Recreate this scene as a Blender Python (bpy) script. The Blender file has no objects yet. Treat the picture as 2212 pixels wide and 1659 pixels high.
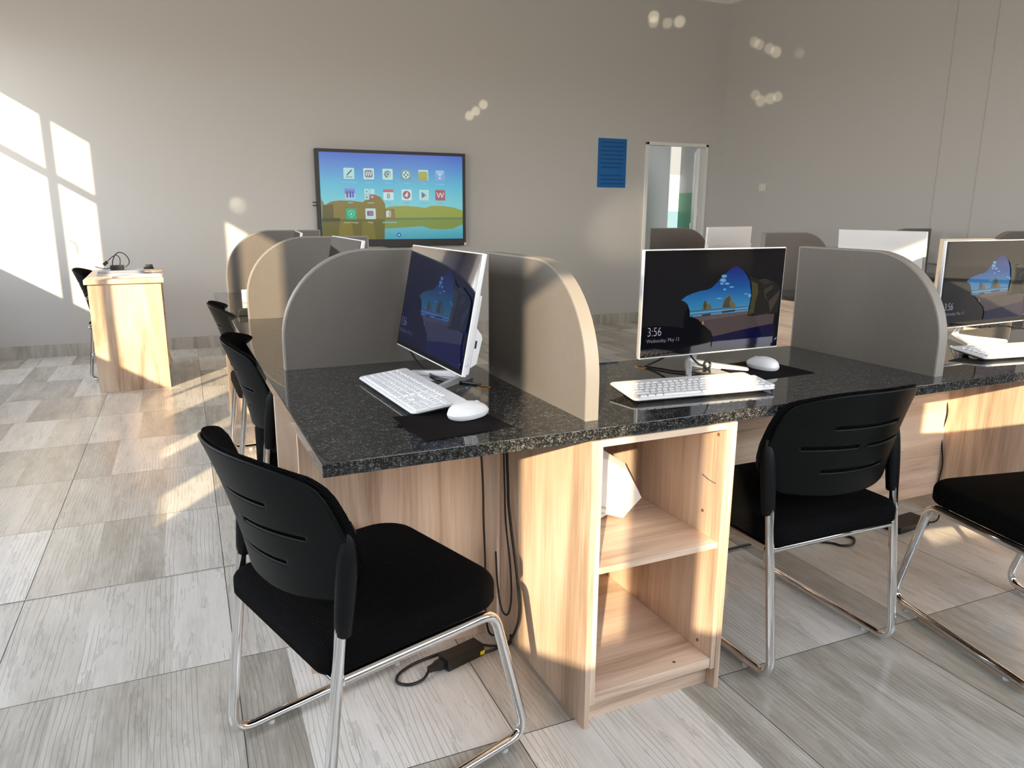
import bpy, bmesh, math, random
from mathutils import Vector, Matrix
random.seed(7)
C = bpy.context.scene.collection
PI = math.pi
R = math.radians
# ------------------------------------------------------------------ frames
YI = 0.020777                       # the desk island stands turned 1.2 degrees from the room
HT = 0.795                          # granite top height
def wor(u, v, z=0.0):
    return (u*math.cos(YI)-v*math.sin(YI), u*math.sin(YI)+v*math.cos(YI), z)

# ------------------------------------------------------------------ materials
def lin(c):
    c = c/255.0
    return c/12.92 if c <= 0.04045 else ((c+0.055)/1.055)**2.4
def rgb(r, g, b): return (lin(r), lin(g), lin(b), 1.0)
def new_mat(name):
    m = bpy.data.materials.new(name); m.use_nodes = True
    return m, m.node_tree.nodes, m.node_tree.links, m.node_tree.nodes['Principled BSDF']
def plain(name, col, rough=0.5, metal=0.0, spec=0.5, **kw):
    m, n, l, b = new_mat(name)
    b.inputs['Base Color'].default_value = col
    b.inputs['Roughness'].default_value = rough
    b.inputs['Metallic'].default_value = metal
    b.inputs['Specular IOR Level'].default_value = spec
    for k, v in kw.items(): b.inputs[k].default_value = v
    return m
def N(n, t, **kw):
    x = n.new(t)
    for k, v in kw.items(): setattr(x, k, v)
    return x
def ramp(n, stops, interp='LINEAR'):
    r = n.new('ShaderNodeValToRGB'); r.color_ramp.interpolation = interp
    e = r.color_ramp.elements
    while len(e) < len(stops): e.new(0.5)
    for el, (p, c) in zip(e, stops): el.position = p; el.color = c
    return r
def math_node(n, l, op, a, b=None, c=None):
    x = n.new('ShaderNodeMath'); x.operation = op
    for i, v in enumerate((a, b, c)):
        if v is None: continue
        if isinstance(v, (int, float)): x.inputs[i].default_value = v
        else: l.new(v, x.inputs[i])
    return x.outputs[0]

def wood(name, axis, c1, c2, c3, rough=0.42):
    m, n, l, b = new_mat(name)
    tc = N(n, 'ShaderNodeTexCoord')
    oi = N(n, 'ShaderNodeObjectInfo')
    add = N(n, 'ShaderNodeVectorMath', operation='ADD')
    sc = N(n, 'ShaderNodeVectorMath', operation='SCALE'); sc.inputs['Scale'].default_value = 7.0
    cmb = N(n, 'ShaderNodeCombineXYZ')
    for i in range(3): l.new(oi.outputs['Random'], cmb.inputs[i])
    l.new(cmb.outputs[0], sc.inputs[0])
    l.new(tc.outputs['Object'], add.inputs[0]); l.new(sc.outputs[0], add.inputs[1])
    def mapped(across, along):
        mp = N(n, 'ShaderNodeMapping')
        s = [across]*3; s['XYZ'.index(axis)] = along
        mp.inputs['Scale'].default_value = s
        l.new(add.outputs[0], mp.inputs['Vector']); return mp.outputs[0]
    n1 = N(n, 'ShaderNodeTexNoise'); n1.inputs['Scale'].default_value = 1.0
    n1.inputs['Detail'].default_value = 5; n1.inputs['Distortion'].default_value = 1.4
    l.new(mapped(9.0, 0.9), n1.inputs['Vector'])
    n2 = N(n, 'ShaderNodeTexNoise'); n2.inputs['Scale'].default_value = 1.0; n2.inputs['Detail'].default_value = 4
    l.new(mapped(150.0, 5.0), n2.inputs['Vector'])
    mix = math_node(n, l, 'ADD', math_node(n, l, 'MULTIPLY', n1.outputs[0], 0.74), math_node(n, l, 'MULTIPLY', n2.outputs[0], 0.26))
    r = ramp(n, [(0.34, c1), (0.50, c2), (0.66, c3)])
    l.new(mix, r.inputs[0])
    l.new(r.outputs[0], b.inputs['Base Color'])
    b.inputs['Roughness'].default_value = rough
    b.inputs['Specular IOR Level'].default_value = 0.35
    bp = N(n, 'ShaderNodeBump'); bp.inputs['Strength'].default_value = 0.06; bp.inputs['Distance'].default_value = 0.001
    l.new(n2.outputs[0], bp.inputs['Height']); l.new(bp.outputs[0], b.inputs['Normal'])
    return m
OA = (rgb(174, 148, 126), rgb(216, 190, 166), rgb(234, 213, 190))
oak_z = wood('oak laminate grain upright', 'Z', *OA)
oak_x = wood('oak laminate grain across', 'X', *OA)
oak_y = wood('oak laminate grain in depth', 'Y', *OA)
oak_edge = wood('oak edge band', 'Z', rgb(200, 176, 152), rgb(224, 202, 178), rgb(236, 216, 194))

def granite():
    m, n, l, b = new_mat('polished dark granite')
    tc = N(n, 'ShaderNodeTexCoord')
    na = N(n, 'ShaderNodeTexNoise'); na.inputs['Scale'].default_value = 330; na.inputs['Detail'].default_value = 3; na.inputs['Roughness'].default_value = .6
    nb = N(n, 'ShaderNodeTexNoise'); nb.inputs['Scale'].default_value = 90; nb.inputs['Detail'].default_value = 2
    l.new(tc.outputs['Object'], na.inputs['Vector']); l.new(tc.outputs['Object'], nb.inputs['Vector'])
    s = math_node(n, l, 'ADD', math_node(n, l, 'MULTIPLY', na.outputs[0], .75), math_node(n, l, 'MULTIPLY', nb.outputs[0], .25))
    r = ramp(n, [(0.40, (.005, .006, .006, 1)), (0.49, (.018, .019, .019, 1)), (0.57, (.055, .054, .052, 1)), (0.67, (.22, .215, .20, 1))])
    l.new(s, r.inputs[0]); l.new(r.outputs[0], b.inputs['Base Color'])
    b.inputs['Roughness'].default_value = 0.025
    b.inputs['IOR'].default_value = 1.52
    return m
granite_m = granite()

def divider_mat():
    m, n, l, b = new_mat('grey laminate')
    tc = N(n, 'ShaderNodeTexCoord')
    na = N(n, 'ShaderNodeTexNoise'); na.inputs['Scale'].default_value = 40; na.inputs['Detail'].default_value = 6
    l.new(tc.outputs['Object'], na.inputs['Vector'])
    r = ramp(n, [(0.3, (.136, .122, .107, 1)), (0.7, (.144, .129, .113, 1))])
    l.new(na.outputs[0], r.inputs[0]); l.new(r.outputs[0], b.inputs['Base Color'])
    b.inputs['Roughness'].default_value = 0.48
    b.inputs['Specular IOR Level'].default_value = 0.3
    return m
div_m = divider_mat()
div_edge_m = plain('grey edge band', (.25, .228, .20, 1), 0.45, spec=.4)

def floor_mat():
    m, n, l, b = new_mat('wood look floor tiles')
    tc = N(n, 'ShaderNodeTexCoord')
    sp = N(n, 'ShaderNodeSeparateXYZ'); l.new(tc.outputs['Object'], sp.inputs[0])
    T = 0.6255
    tx = math_node(n, l, 'DIVIDE', math_node(n, l, 'ADD', sp.outputs[0], 0.590), T)
    ty = math_node(n, l, 'DIVIDE', math_node(n, l, 'ADD', sp.outputs[1], -2.100), T)
    fx, fy = math_node(n, l, 'FLOOR', tx), math_node(n, l, 'FLOOR', ty)
    rx, ry = math_node(n, l, 'FRACT', tx), math_node(n, l, 'FRACT', ty)
    def edge(f): return math_node(n, l, 'MINIMUM', f, math_node(n, l, 'SUBTRACT', 1.0, f))
    grout = math_node(n, l, 'LESS_THAN', math_node(n, l, 'MINIMUM', edge(rx), edge(ry)), 0.0021)
    # three planks of unequal width printed on every tile
    cell = N(n, 'ShaderNodeCombineXYZ'); l.new(fx, cell.inputs[0]); l.new(fy, cell.inputs[1])
    wn = N(n, 'ShaderNodeTexWhiteNoise', noise_dimensions='3D'); l.new(cell.outputs[0], wn.inputs['Vector'])
    o = wn.outputs['Value']
    c1 = math_node(n, l, 'ADD', 0.22, math_node(n, l, 'MULTIPLY', o, 0.2))
    c2 = math_node(n, l, 'ADD', 0.58, math_node(n, l, 'MULTIPLY', o, 0.25))
    plank = math_node(n, l, 'ADD', math_node(n, l, 'GREATER_THAN', rx, c1), math_node(n, l, 'GREATER_THAN', rx, c2))
    pc = N(n, 'ShaderNodeCombineXYZ'); l.new(fx, pc.inputs[0]); l.new(fy, pc.inputs[1]); l.new(plank, pc.inputs[2])
    wp = N(n, 'ShaderNodeTexWhiteNoise', noise_dimensions='3D'); l.new(pc.outputs[0], wp.inputs['Vector'])
    off = N(n, 'ShaderNodeVectorMath', operation='SCALE'); off.inputs['Scale'].default_value = 13.0
    l.new(wp.outputs['Color'], off.inputs[0])
    co = N(n, 'ShaderNodeVectorMath', operation='ADD'); l.new(tc.outputs['Object'], co.inputs[0]); l.new(off.outputs[0], co.inputs[1])
    def noise(sx, sy, det, dist=0.0):
        mp = N(n, 'ShaderNodeMapping'); mp.inputs['Scale'].default_value = (sx, sy, 1)
        l.new(co.outputs[0], mp.inputs['Vector'])
        t = N(n, 'ShaderNodeTexNoise'); t.inputs['Scale'].default_value = 1; t.inputs['Detail'].default_value = det
        t.inputs['Distortion'].default_value = dist; t.inputs['Roughness'].default_value = .6
        l.new(mp.outputs[0], t.inputs['Vector']); return t.outputs[0]
    broad = noise(9, 2.2, 4)
    fine = noise(150, 9, 4)
    # wandering dark grain lines
    bend = noise(4.0, 1.1, 2)
    wv = math_node(n, l, 'FRACT', math_node(n, l, 'ADD', math_node(n, l, 'MULTIPLY', sp.outputs[0], 70.0), math_node(n, l, 'MULTIPLY', bend, 5.0)))
    line = math_node(n, l, 'MULTIPLY', math_node(n, l, 'LESS_THAN', edge(wv), 0.05), math_node(n, l, 'GREATER_THAN', noise(16, 1.3, 3), 0.47))
    blot = math_node(n, l, 'MULTIPLY', math_node(n, l, 'GREATER_THAN', noise(28, 4.5, 6), 0.56), math_node(n, l, 'GREATER_THAN', fine, 0.5))
    tone = math_node(n, l, 'ADD', math_node(n, l, 'MULTIPLY', wp.outputs['Value'], 0.42), math_node(n, l, 'ADD', math_node(n, l, 'MULTIPLY', broad, 0.52), math_node(n, l, 'MULTIPLY', fine, 0.30)))
    r = ramp(n, [(0.36, rgb(154, 148, 136)), (0.60, rgb(198, 192, 181)), (0.86, rgb(224, 220, 212))])
    l.new(tone, r.inputs[0])
    mx = N(n, 'ShaderNodeMix', data_type='RGBA'); l.new(r.outputs[0], mx.inputs[6]); mx.inputs[7].default_value = rgb(104, 98, 90)
    l.new(math_node(n, l, 'MULTIPLY', math_node(n, l, 'MAXIMUM', line, math_node(n, l, 'MULTIPLY', blot, .45)), 0.55), mx.inputs[0])
    mg = N(n, 'ShaderNodeMix', data_type='RGBA'); l.new(mx.outputs[2], mg.inputs[6]); mg.inputs[7].default_value = rgb(52, 47, 42)
    l.new(grout, mg.inputs[0]); l.new(mg.outputs[2], b.inputs['Base Color'])
    rr = math_node(n, l, 'ADD', 0.20, math_node(n, l, 'ADD', math_node(n, l, 'MULTIPLY', fine, 0.10), math_node(n, l, 'MULTIPLY', grout, .4)))
    l.new(rr, b.inputs['Roughness'])
    b.inputs['Specular IOR Level'].default_value = 0.45
    bp = N(n, 'ShaderNodeBump'); bp.inputs['Strength'].default_value = .12; bp.inputs['Distance'].default_value = .001
    l.new(math_node(n, l, 'SUBTRACT', fine, math_node(n, l, 'MULTIPLY', grout, 1.0)), bp.inputs['Height']); l.new(bp.outputs[0], b.inputs['Normal'])
    return m
floor_m = floor_mat()

def wall_mat(name, col, bump=.04):
    m, n, l, b = new_mat(name)
    tc = N(n, 'ShaderNodeTexCoord')
    t = N(n, 'ShaderNodeTexNoise'); t.inputs['Scale'].default_value = 60; t.inputs['Detail'].default_value = 5
    l.new(tc.outputs['Object'], t.inputs['Vector'])
    bp = N(n, 'ShaderNodeBump'); bp.inputs['Strength'].default_value = bump; bp.inputs['Distance'].default_value = .004
    l.new(t.outputs[0], bp.inputs['Height']); l.new(bp.outputs[0], b.inputs['Normal'])
    b.inputs['Base Color'].default_value = col; b.inputs['Roughness'].default_value = .55
    b.inputs['Specular IOR Level'].default_value = .3
    return m
wall_m = wall_mat('painted plaster', (.555, .545, .525, 1))
ceil_m = wall_mat('ceiling board', (.60, .575, .54, 1))
white_paint = plain('white paint', (.78, .78, .76, 1), .4)
frame_paint = plain('window frame paint', (.30, .29, .28, 1), .5)

def ribbed_fabric():
    m, n, l, b = new_mat('black ribbed fabric')
    tc = N(n, 'ShaderNodeTexCoord'); sp = N(n, 'ShaderNodeSeparateXYZ'); l.new(tc.outputs['Object'], sp.inputs[0])
    s = math_node(n, l, 'ADD', sp.outputs[1], math_node(n, l, 'MULTIPLY', sp.outputs[2], 1.0))
    w = math_node(n, l, 'SINE', math_node(n, l, 'MULTIPLY', s, 2*PI/0.0062))
    r = ramp(n, [(0.0, (.0008, .0008, .0009, 1)), (1.0, (.0085, .0085, .009, 1))])
    l.new(math_node(n, l, 'ADD', math_node(n, l, 'MULTIPLY', w, .5), .5), r.inputs[0]); l.new(r.outputs[0], b.inputs['Base Color'])
    bp = N(n, 'ShaderNodeBump'); bp.inputs['Strength'].default_value = .6; bp.inputs['Distance'].default_value = .0015
    l.new(w, bp.inputs['Height']); l.new(bp.outputs[0], b.inputs['Normal'])
    b.inputs['Roughness'].default_value = .85; b.inputs['Specular IOR Level'].default_value = .05
    return m
fabric_m = ribbed_fabric()
shell_m = plain('black moulded plastic', (.003, .0037, .0037, 1), .46, spec=.13)
sleeve_m = plain('black sleeve plastic', (.0035, .004, .0045, 1), .40, spec=.2)
chrome_m = plain('chrome', (.80, .80, .80, 1), .09, 1.0)
steel_m = plain('brushed steel', (.62, .62, .62, 1), .25, 1.0)
glide_m = plain('clear white plastic', (.72, .72, .72, 1), .3)
pcwhite = plain('white computer plastic', (.80, .80, .81, 1), .32)
keywhite = plain('white key plastic', (.74, .75, .77, 1), .45)
black_gloss = plain('black glass bezel', (.004, .004, .004, 1), .04, spec=.5)
black_plas = plain('black plastic', (.010, .010, .010, 1), .4)
brown_plas = plain('dark adapter plastic', (.013, .011, .009, 1), .38)
rubber = plain('black rubber cord', (.006, .006, .006, 1), .42)
pad_m = plain('dark fabric mouse pad', (.0075, .006, .006, 1), .8, spec=.08)
yellow_m = plain('yellow label', rgb(235, 215, 20), .5)
gold_m = plain('brass ring', rgb(176, 120, 58), .4, .3)
paper_m = plain('white paper', (.80, .79, .77, 1), .7)
bag_m = plain('off white paper bag', (.74, .71, .67, 1), .75)
greyblue = plain('silver folder', rgb(168, 172, 186), .35, .3)
dot_m = plain('screw cap', rgb(120, 98, 60), .5)
pencil_m = plain('pen mark', rgb(70, 72, 92), .6)
seam_m = plain('dark seam', rgb(58, 52, 46), .7)
cream_m = plain('cream switch plate', rgb(222, 220, 208), .4)
pipe_m = plain('joint strip', (.46, .44, .41, 1), .6)

def glass_pane(name, col=(1, 1, 1, 1)):
    m = bpy.data.materials.new(name); m.use_nodes = True
    n, l = m.node_tree.nodes, m.node_tree.links; n.clear()
    o = n.new('ShaderNodeOutputMaterial'); mx = n.new('ShaderNodeMixShader')
    t = n.new('ShaderNodeBsdfTransparent'); t.inputs[0].default_value = col
    g = n.new('ShaderNodeBsdfGlossy'); g.inputs['Roughness'].default_value = 0.02
    mx.inputs[0].default_value = 0.05
    l.new(t.outputs[0], mx.inputs[1]); l.new(g.outputs[0], mx.inputs[2]); l.new(mx.outputs[0], o.inputs[0])
    return m
pane_m = glass_pane('window glass')

_em = {}
def scr(r, g, b, k=1.0, rough=.06, spec=.5):
    key = (r, g, b, k, rough)
    if key not in _em:
        m, n, l, p = new_mat('lit screen %d %d %d' % (r, g, b))
        p.inputs['Base Color'].default_value = (.004, .004, .004, 1)
        p.inputs['Roughness'].default_value = rough
        p.inputs['Specular IOR Level'].default_value = spec
        p.inputs['Emission Color'].default_value = rgb(r, g, b)
        p.inputs['Emission Strength'].default_value = k
        _em[key] = m
    return _em[key]
def scr_ramp(name, z0, z1, stops, k=1.0, rough=.06, axis=2):
    m, n, l, p = new_mat(name)
    tc = N(n, 'ShaderNodeTexCoord'); sp = N(n, 'ShaderNodeSeparateXYZ'); l.new(tc.outputs['Generated'], sp.inputs[0])
    mr = N(n, 'ShaderNodeMapRange'); mr.inputs[1].default_value = z0; mr.inputs[2].default_value = z1
    l.new(sp.outputs[2], mr.inputs[0])
    r = ramp(n, stops); l.new(mr.outputs[0], r.inputs[0]); l.new(r.outputs[0], p.inputs['Emission Color'])
    p.inputs['Base Color'].default_value = (.004, .004, .004, 1); p.inputs['Roughness'].default_value = rough
    p.inputs['Emission Strength'].default_value = k
    return m

# ------------------------------------------------------------------ mesh building
class MB:
    def __init__(s): s.bm = bmesh.new(); s.bev = False
    def _merge(s, t, mi):
        for f in t.faces: f.material_index = mi
        me = bpy.data.meshes.new('tmp'); t.to_mesh(me); t.free()
        s.bm.from_mesh(me); bpy.data.meshes.remove(me); return s
    def box(s, x0, x1, y0, y1, z0, z1, bev=0.0, mi=0, M=None, seg=2):
        t = bmesh.new(); bmesh.ops.create_cube(t, size=1.0)
        for v in t.verts:
            v.co = Vector((x0+(v.co.x+.5)*(x1-x0), y0+(v.co.y+.5)*(y1-y0), z0+(v.co.z+.5)*(z1-z0)))
        if bev > 0: s.bev = True; bmesh.ops.bevel(t, geom=t.edges[:], offset=bev, segments=seg, affect='EDGES', profile=.5)
        if M is not None: t.transform(M)
        return s._merge(t, mi)
    def prism(s, poly, a0, a1, axis='Y', bev=0.0, mi=0, M=None):
        # poly: 2-D points; axis: extrusion axis. X:(y,z)  Y:(x,z)  Z:(x,y)
        t = bmesh.new()
        def P(p, a): return {'X': (a, p[0], p[1]), 'Y': (p[0], a, p[1]), 'Z': (p[0], p[1], a)}[axis]
        A = [t.verts.new(P(p, a0)) for p in poly]; B = [t.verts.new(P(p, a1)) for p in poly]
        fa = t.faces.new(A); fb = t.faces.new(B[::-1]); k = len(poly)
        for i in range(k): t.faces.new((A[i], B[i], B[(i+1) % k], A[(i+1) % k]))
        bmesh.ops.recalc_face_normals(t, faces=t.faces[:])
        if bev > 0:
            s.bev = True; es = [e for e in fa.edges]+[e for e in fb.edges]
            bmesh.ops.bevel(t, geom=es, offset=bev, segments=2, affect='EDGES', profile=.5)
        if M is not None: t.transform(M)
        return s._merge(t, mi)
    def poly(s, pts, mi=0):
        t = bmesh.new(); t.faces.new([t.verts.new(p) for p in pts])
        return s._merge(t, mi)
    def rings(s, rings, cap0=True, cap1=True, mi=0, M=None, closed=True):
        t = bmesh.new(); V = [[t.verts.new(p) for p in r] for r in rings]; k = len(rings[0])
        for a, b in zip(V, V[1:]):
            for i in range(k if closed else k-1): t.faces.new((a[i], a[(i+1) % k], b[(i+1) % k], b[i]))
        if cap0: t.faces.new(V[0][::-1])
        if cap1: t.faces.new(V[-1])
        bmesh.ops.recalc_face_normals(t, faces=t.faces[:])
        if M is not None: t.transform(M)
        return s._merge(t, mi)
    def tube(s, pts, r, n=12, mi=0, cap=True, M=None):
        pts = [Vector(p) for p in pts]; rad = r if isinstance(r, (list, tuple)) else [r]*len(pts)
        T = []
        for i in range(len(pts)):
            a = pts[max(i-1, 0)]; b = pts[min(i+1, len(pts)-1)]; T.append((b-a).normalized())
        up = Vector((0, 0, 1)) if abs(T[0].z) < .9 else Vector((1, 0, 0))
        nrm = (up-T[0]*up.dot(T[0])).normalized(); rs = []
        for i, p in enumerate(pts):
            nrm = (nrm-T[i]*nrm.dot(T[i])).normalized(); bn = T[i].cross(nrm)
            rs.append([p+(nrm*math.cos(2*PI*k/n)+bn*math.sin(2*PI*k/n))*rad[i] for k in range(n)])
        return s.rings(rs, cap, cap, mi, M)
    def cyl(s, c, r, h, axis='Z', n=24, mi=0, r2=None, M=None):
        r2 = r if r2 is None else r2; c = Vector(c)
        ax = {'X': Vector((1, 0, 0)), 'Y': Vector((0, 1, 0)), 'Z': Vector((0, 0, 1))}[axis]
        e1 = Vector((0, 1, 0)) if axis == 'X' else Vector((1, 0, 0)); e2 = ax.cross(e1)
        f = lambda rr, o: [c+ax*o+(e1*math.cos(2*PI*k/n)+e2*math.sin(2*PI*k/n))*rr for k in range(n)]
        return s.rings([f(r, 0), f(r2, h)], True, True, mi, M)
    def xf(s, M): s.bm.transform(M); return s
    def build(s, name, mats, parent=None, smooth=True, ang=35, uv=None):
        me = bpy.data.meshes.new(name); s.bm.to_mesh(me); s.bm.free()
        for m in (mats if isinstance(mats, (list, tuple)) else [mats]): me.materials.append(m)
        if smooth:
            for p in me.polygons: p.use_smooth = True
            me.set_sharp_from_angle(angle=R(ang))
        if uv:
            lay = me.uv_layers.new(name='uv')
            for lp in me.loops: lay.data[lp.index].uv = uv(me.vertices[lp.vertex_index].co)
        o = bpy.data.objects.new(name, me); C.objects.link(o)
        if smooth and s.bev:
            wn = o.modifiers.new('flat faces', 'WEIGHTED_NORMAL'); wn.mode = 'FACE_AREA'; wn.weight = 100; wn.keep_sharp = True
        if parent: o.parent = parent
        return o
def fillet(pts, rad, seg=6):
    pts = [Vector(p) for p in pts]; out = [pts[0]]
    for i in range(1, len(pts)-1):
        p, a, b = pts[i], pts[i-1], pts[i+1]; r = rad if not isinstance(rad, (list, tuple)) else rad[i-1]
        da, db = (a-p), (b-p); d = min(r, da.length*.49, db.length*.49)
        A, B = p+da.normalized()*d, p+db.normalized()*d
        for k in range(seg+1):
            t = k/seg; out.append((A*(1-t)**2+p*2*t*(1-t)+B*t*t))
    out.append(pts[-1]); return out
def spline(pts, seg=8):
    P = [Vector(p) for p in pts]; P = [P[0]*2-P[1]]+P+[P[-1]*2-P[-2]]; out = []
    for i in range(1, len(P)-2):
        for k in range(seg):
            t = k/seg; a, b, c, d = P[i-1:i+3]
            out.append(.5*((2*b)+(c-a)*t+(2*a-5*b+4*c-d)*t*t+(3*b-a-3*c+d)*t**3))
    out.append(P[-2]); return out
def round_rect(w, d, rads, n=8):
    # rads: corner radii in order (-x,-y),(+x,-y),(+x,+y),(-x,+y)
    out = []
    for (sx, sy, a0), r in zip(((-1, -1, PI), (1, -1, 1.5*PI), (1, 1, 0), (-1, 1, .5*PI)), rads):
        cx, cy = sx*(w/2-r), sy*(d/2-r)
        for k in range(n+1):
            a = a0+.5*PI*k/n; out.append((cx+r*math.cos(a), cy+r*math.sin(a)))
    return out
def cushion(mb, w, d, z0, z1, rads, edge, dome=0.0, cx=0, cy=0, mi=0, under=.006):
    O = round_rect(w, d, rads)
    def ring(ins, z):
        k = (w/2-ins)/(w/2), (d/2-ins)/(d/2)
        return [(cx+x*k[0], cy+y*k[1], z) for x, y in O]
    rs = [ring(under*2, z0), ring(under*.6, z0+under*.3), ring(0, z0+under*1.4)]
    for k in range(7):
        a = .5*PI*k/6; rs.append(ring(edge*(1-math.cos(a)), z1-edge+edge*math.sin(a)))
    base = edge
    for t in (.15, .35, .6, .85):
        ins = base+(min(w, d)/2-base)*t; rs.append(ring(ins, z1+dome*(1-(1-t)**2)))
    return mb.rings(rs, True, True, mi)

# ------------------------------------------------------------------ things
def thing(name, label, cat, loc=(0, 0, 0), rz=0.0, group=None):
    o = bpy.data.objects.new(name, None); o.empty_display_size = .05; C.objects.link(o)
    o.location = loc; o.rotation_euler = (0, 0, rz); return tag(o, label, cat, group)
def tag(o, label, cat, group=None):
    o['label'] = label; o['category'] = cat
    if group: o['group'] = group
    return o
def solo(mb, name, mats, label, cat, loc=(0, 0, 0), rz=0.0, group=None, **kw):
    o = mb.build(name, mats, None, **kw); o.location = loc; o.rotation_euler = (0, 0, rz)
    return tag(o, label, cat, group)
def struct(mb, name, mats, parent=None, **kw):
    o = mb.build(name, mats, parent, **kw)
    if not parent: o['kind'] = 'structure'
    return o
def copy_tree(root, loc, rz, label, group=None):
    r = root.copy(); C.objects.link(r); r.location = loc; r.rotation_euler = (0, 0, rz); r['label'] = label
    if group: r['group'] = group
    for ch in list(root.children):
        c = ch.copy(); C.objects.link(c); c.parent = r
        for g in list(ch.children):
            d = g.copy(); C.objects.link(d); d.parent = c
    return r

# ================================================================== the room
XL, XR, YB, YR, ZC = -2.0, 6.03, 7.578, -0.82, 3.70
TW = 0.06                                           # wall thickness
struct(MB().box(XL-.3, XR+.3, YR-.3, 9.3, -.05, 0), 'floor', floor_m, smooth=False)
struct(MB().box(XL-.06, XR+.06, YR-.06, YB+.06, ZC, ZC+.05), 'ceiling', ceil_m, smooth=False)
DX0, DX1, DH = 4.995, 5.800, 2.045                  # doorway
mb = MB()
mb.box(XL-TW, DX0, YB, YB+TW, 0, ZC); mb.box(DX1, XR+TW, YB, YB+TW, 0, ZC); mb.box(DX0, DX1, YB, YB+TW, DH, ZC)
struct(mb, 'wall_back', wall_m, smooth=False)
struct(MB().box(XR, XR+TW, YR-TW, YB, 0, ZC), 'wall_right', wall_m, smooth=False)
def holed_wall(name, along, a0, a1, pos, holes, z0, z1, sgn, mat=None):
    # along 'Y': wall plane x = pos, along 'X': wall plane y = pos ; the wall lies outside the plane
    m = MB(); p0, p1 = (pos-TW, pos) if sgn < 0 else (pos, pos+TW)
    def bx(s0, s1, zz0, zz1):
        if along == 'Y': m.box(p0, p1, s0, s1, zz0, zz1)
        else: m.box(s0, s1, p0, p1, zz0, zz1)
    c = a0
    for h0, h1 in holes:
        bx(c, h0, 0, ZC); bx(h0, h1, 0, z0); bx(h0, h1, z1, ZC); c = h1
    bx(c, a1, 0, ZC)
    return struct(m, name, mat or wall_m, smooth=False)
ZS, ZH = 1.135, 2.705                               # sill and head of the windows
holed_wall('wall_left', 'Y', YR, YB, XL, [(-0.067, 4.06), (5.53, 7.25)], ZS, ZH, -1)
holed_wall('wall_rear', 'X', XL, XR, YR, [(-0.994, -0.19), (0.79, 3.35), (3.75, 5.57)], ZS, ZH, -1, wall_mat('rear wall darkened for reflections', (.34, .33, .32, 1)))  # unseen wall, its colour darkened to keep the screen reflections black
def window(name, along, pos, a0, a1, bars, trans, extra=None):
    m = MB(); f = .03; p0, p1 = pos-.045, pos-.015
    def bx(s0, s1, z0, z1):
        if along == 'Y': m.box(p0, p1, s0, s1, z0, z1)
        else: m.box(s0, s1, p0, p1, z0, z1)
    bx(a0-.01, a0+.004, ZS, ZH); bx(a1-.004, a1+.01, ZS, ZH); bx(a0, a1, ZS-.01, ZS+.004); bx(a0, a1, ZH-.004, ZH+.01)
    for b0, b1 in bars: bx(b0, b1, ZS, ZH)
    for z0, z1 in trans: bx(a0, a1, z0, z1)
    o = struct(m, name, frame_paint, smooth=False)
    g = MB()
    if along == 'Y': g.poly([(pos-.03, a0, ZS), (pos-.03, a1, ZS), (pos-.03, a1, ZH), (pos-.03, a0, ZH)])
    else: g.poly([(a0, pos-.03, ZS), (a1, pos-.03, ZS), (a1, pos-.03, ZH), (a0, pos-.03, ZH)])
    g.build('pane', pane_m, o, smooth=False)
    if extra: extra(o)
    return o
def blind_and_handle(o):
    m = MB(); pts = []; z = ZS+.02; k = 0
    while z < ZH: pts.append((5.575+(.022 if k % 2 else 0)+random.uniform(-.006, .006), z)); z += .052; k += 1
    poly = [(5.50, ZS+.01)]+pts+[(5.50, ZH)]
    m.prism(poly, XL+.012, XL+.016, 'X'); m.build('blind', paper_m, o, smooth=False)
    h = MB(); h.tube(spline([(XL+.01, 5.985, 1.70), (XL+.03, 5.955, 1.685), (XL+.03, 5.935, 1.66), (XL+.03, 5.932, 1.60)]), .007)
    h.build('window_handle', black_plas, o)
def sun_block_panels(o):
    for y0, y1 in ((-.067, .50), (.88, 1.39), (1.66, 2.30)): MB().box(XL-.04, XL-.015, y0, y1, ZS, ZS+.38).build('sun_block_panel', frame_paint, o, smooth=False)  # unseen panels added to break the low sun into floor streaks
window('window_1', 'Y', XL, 5.53, 7.25, [(5.985, 6.06)], [(2.187, 2.247)], blind_and_handle)
window('window_2', 'Y', XL, -.067, 4.06, [(1.36, 1.42), (2.86, 2.90), (3.655, 3.715)], [], sun_block_panels)
window('window_3', 'X', YR, -.994, -.19, [(-.60, -.385)], [(2.187, 2.247)])
window('window_4', 'X', YR, .79, 3.35, [(1.58, 1.66), (2.44, 2.52)], [(2.187, 2.247)])
window('window_added', 'X', YR, 3.75, 5.57, [(4.38, 4.46), (5.04, 5.12)], [(2.187, 2.247)])  # unseen window added to let more sky light into the room
# baseboards, cornice, joints
BB = 0.111
bb_m = wood('tile skirting', 'Z', rgb(150, 145, 136), rgb(182, 177, 168), rgb(202, 198, 190), .4)
mb = MB(); mb.box(XL, DX0-.035, YB-.011, YB, 0, BB); mb.box(DX1+.03, XR, YB-.011, YB, 0, BB); struct(mb, 'baseboard_back', bb_m, smooth=False)
struct(MB().box(XR-.011, XR, YR, YB-.011, 0, BB), 'baseboard_right', bb_m, smooth=False)
struct(MB().box(XL, XL+.011, YR, YB-.011, 0, BB), 'baseboard_left', bb_m, smooth=False)
cor = [(0, 0), (0, -.075), (.012, -.075), (.03, -.06), (.055, -.03), (.075, -.012), (.075, 0)]
mb = MB(); mb.prism([(YB-a, ZC+b) for a, b in cor], XL, XR, 'X'); mb.prism([(XR-a, ZC+b) for a, b in cor], YR, YB, 'Y')
struct(mb, 'trim_1', white_paint)
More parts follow.
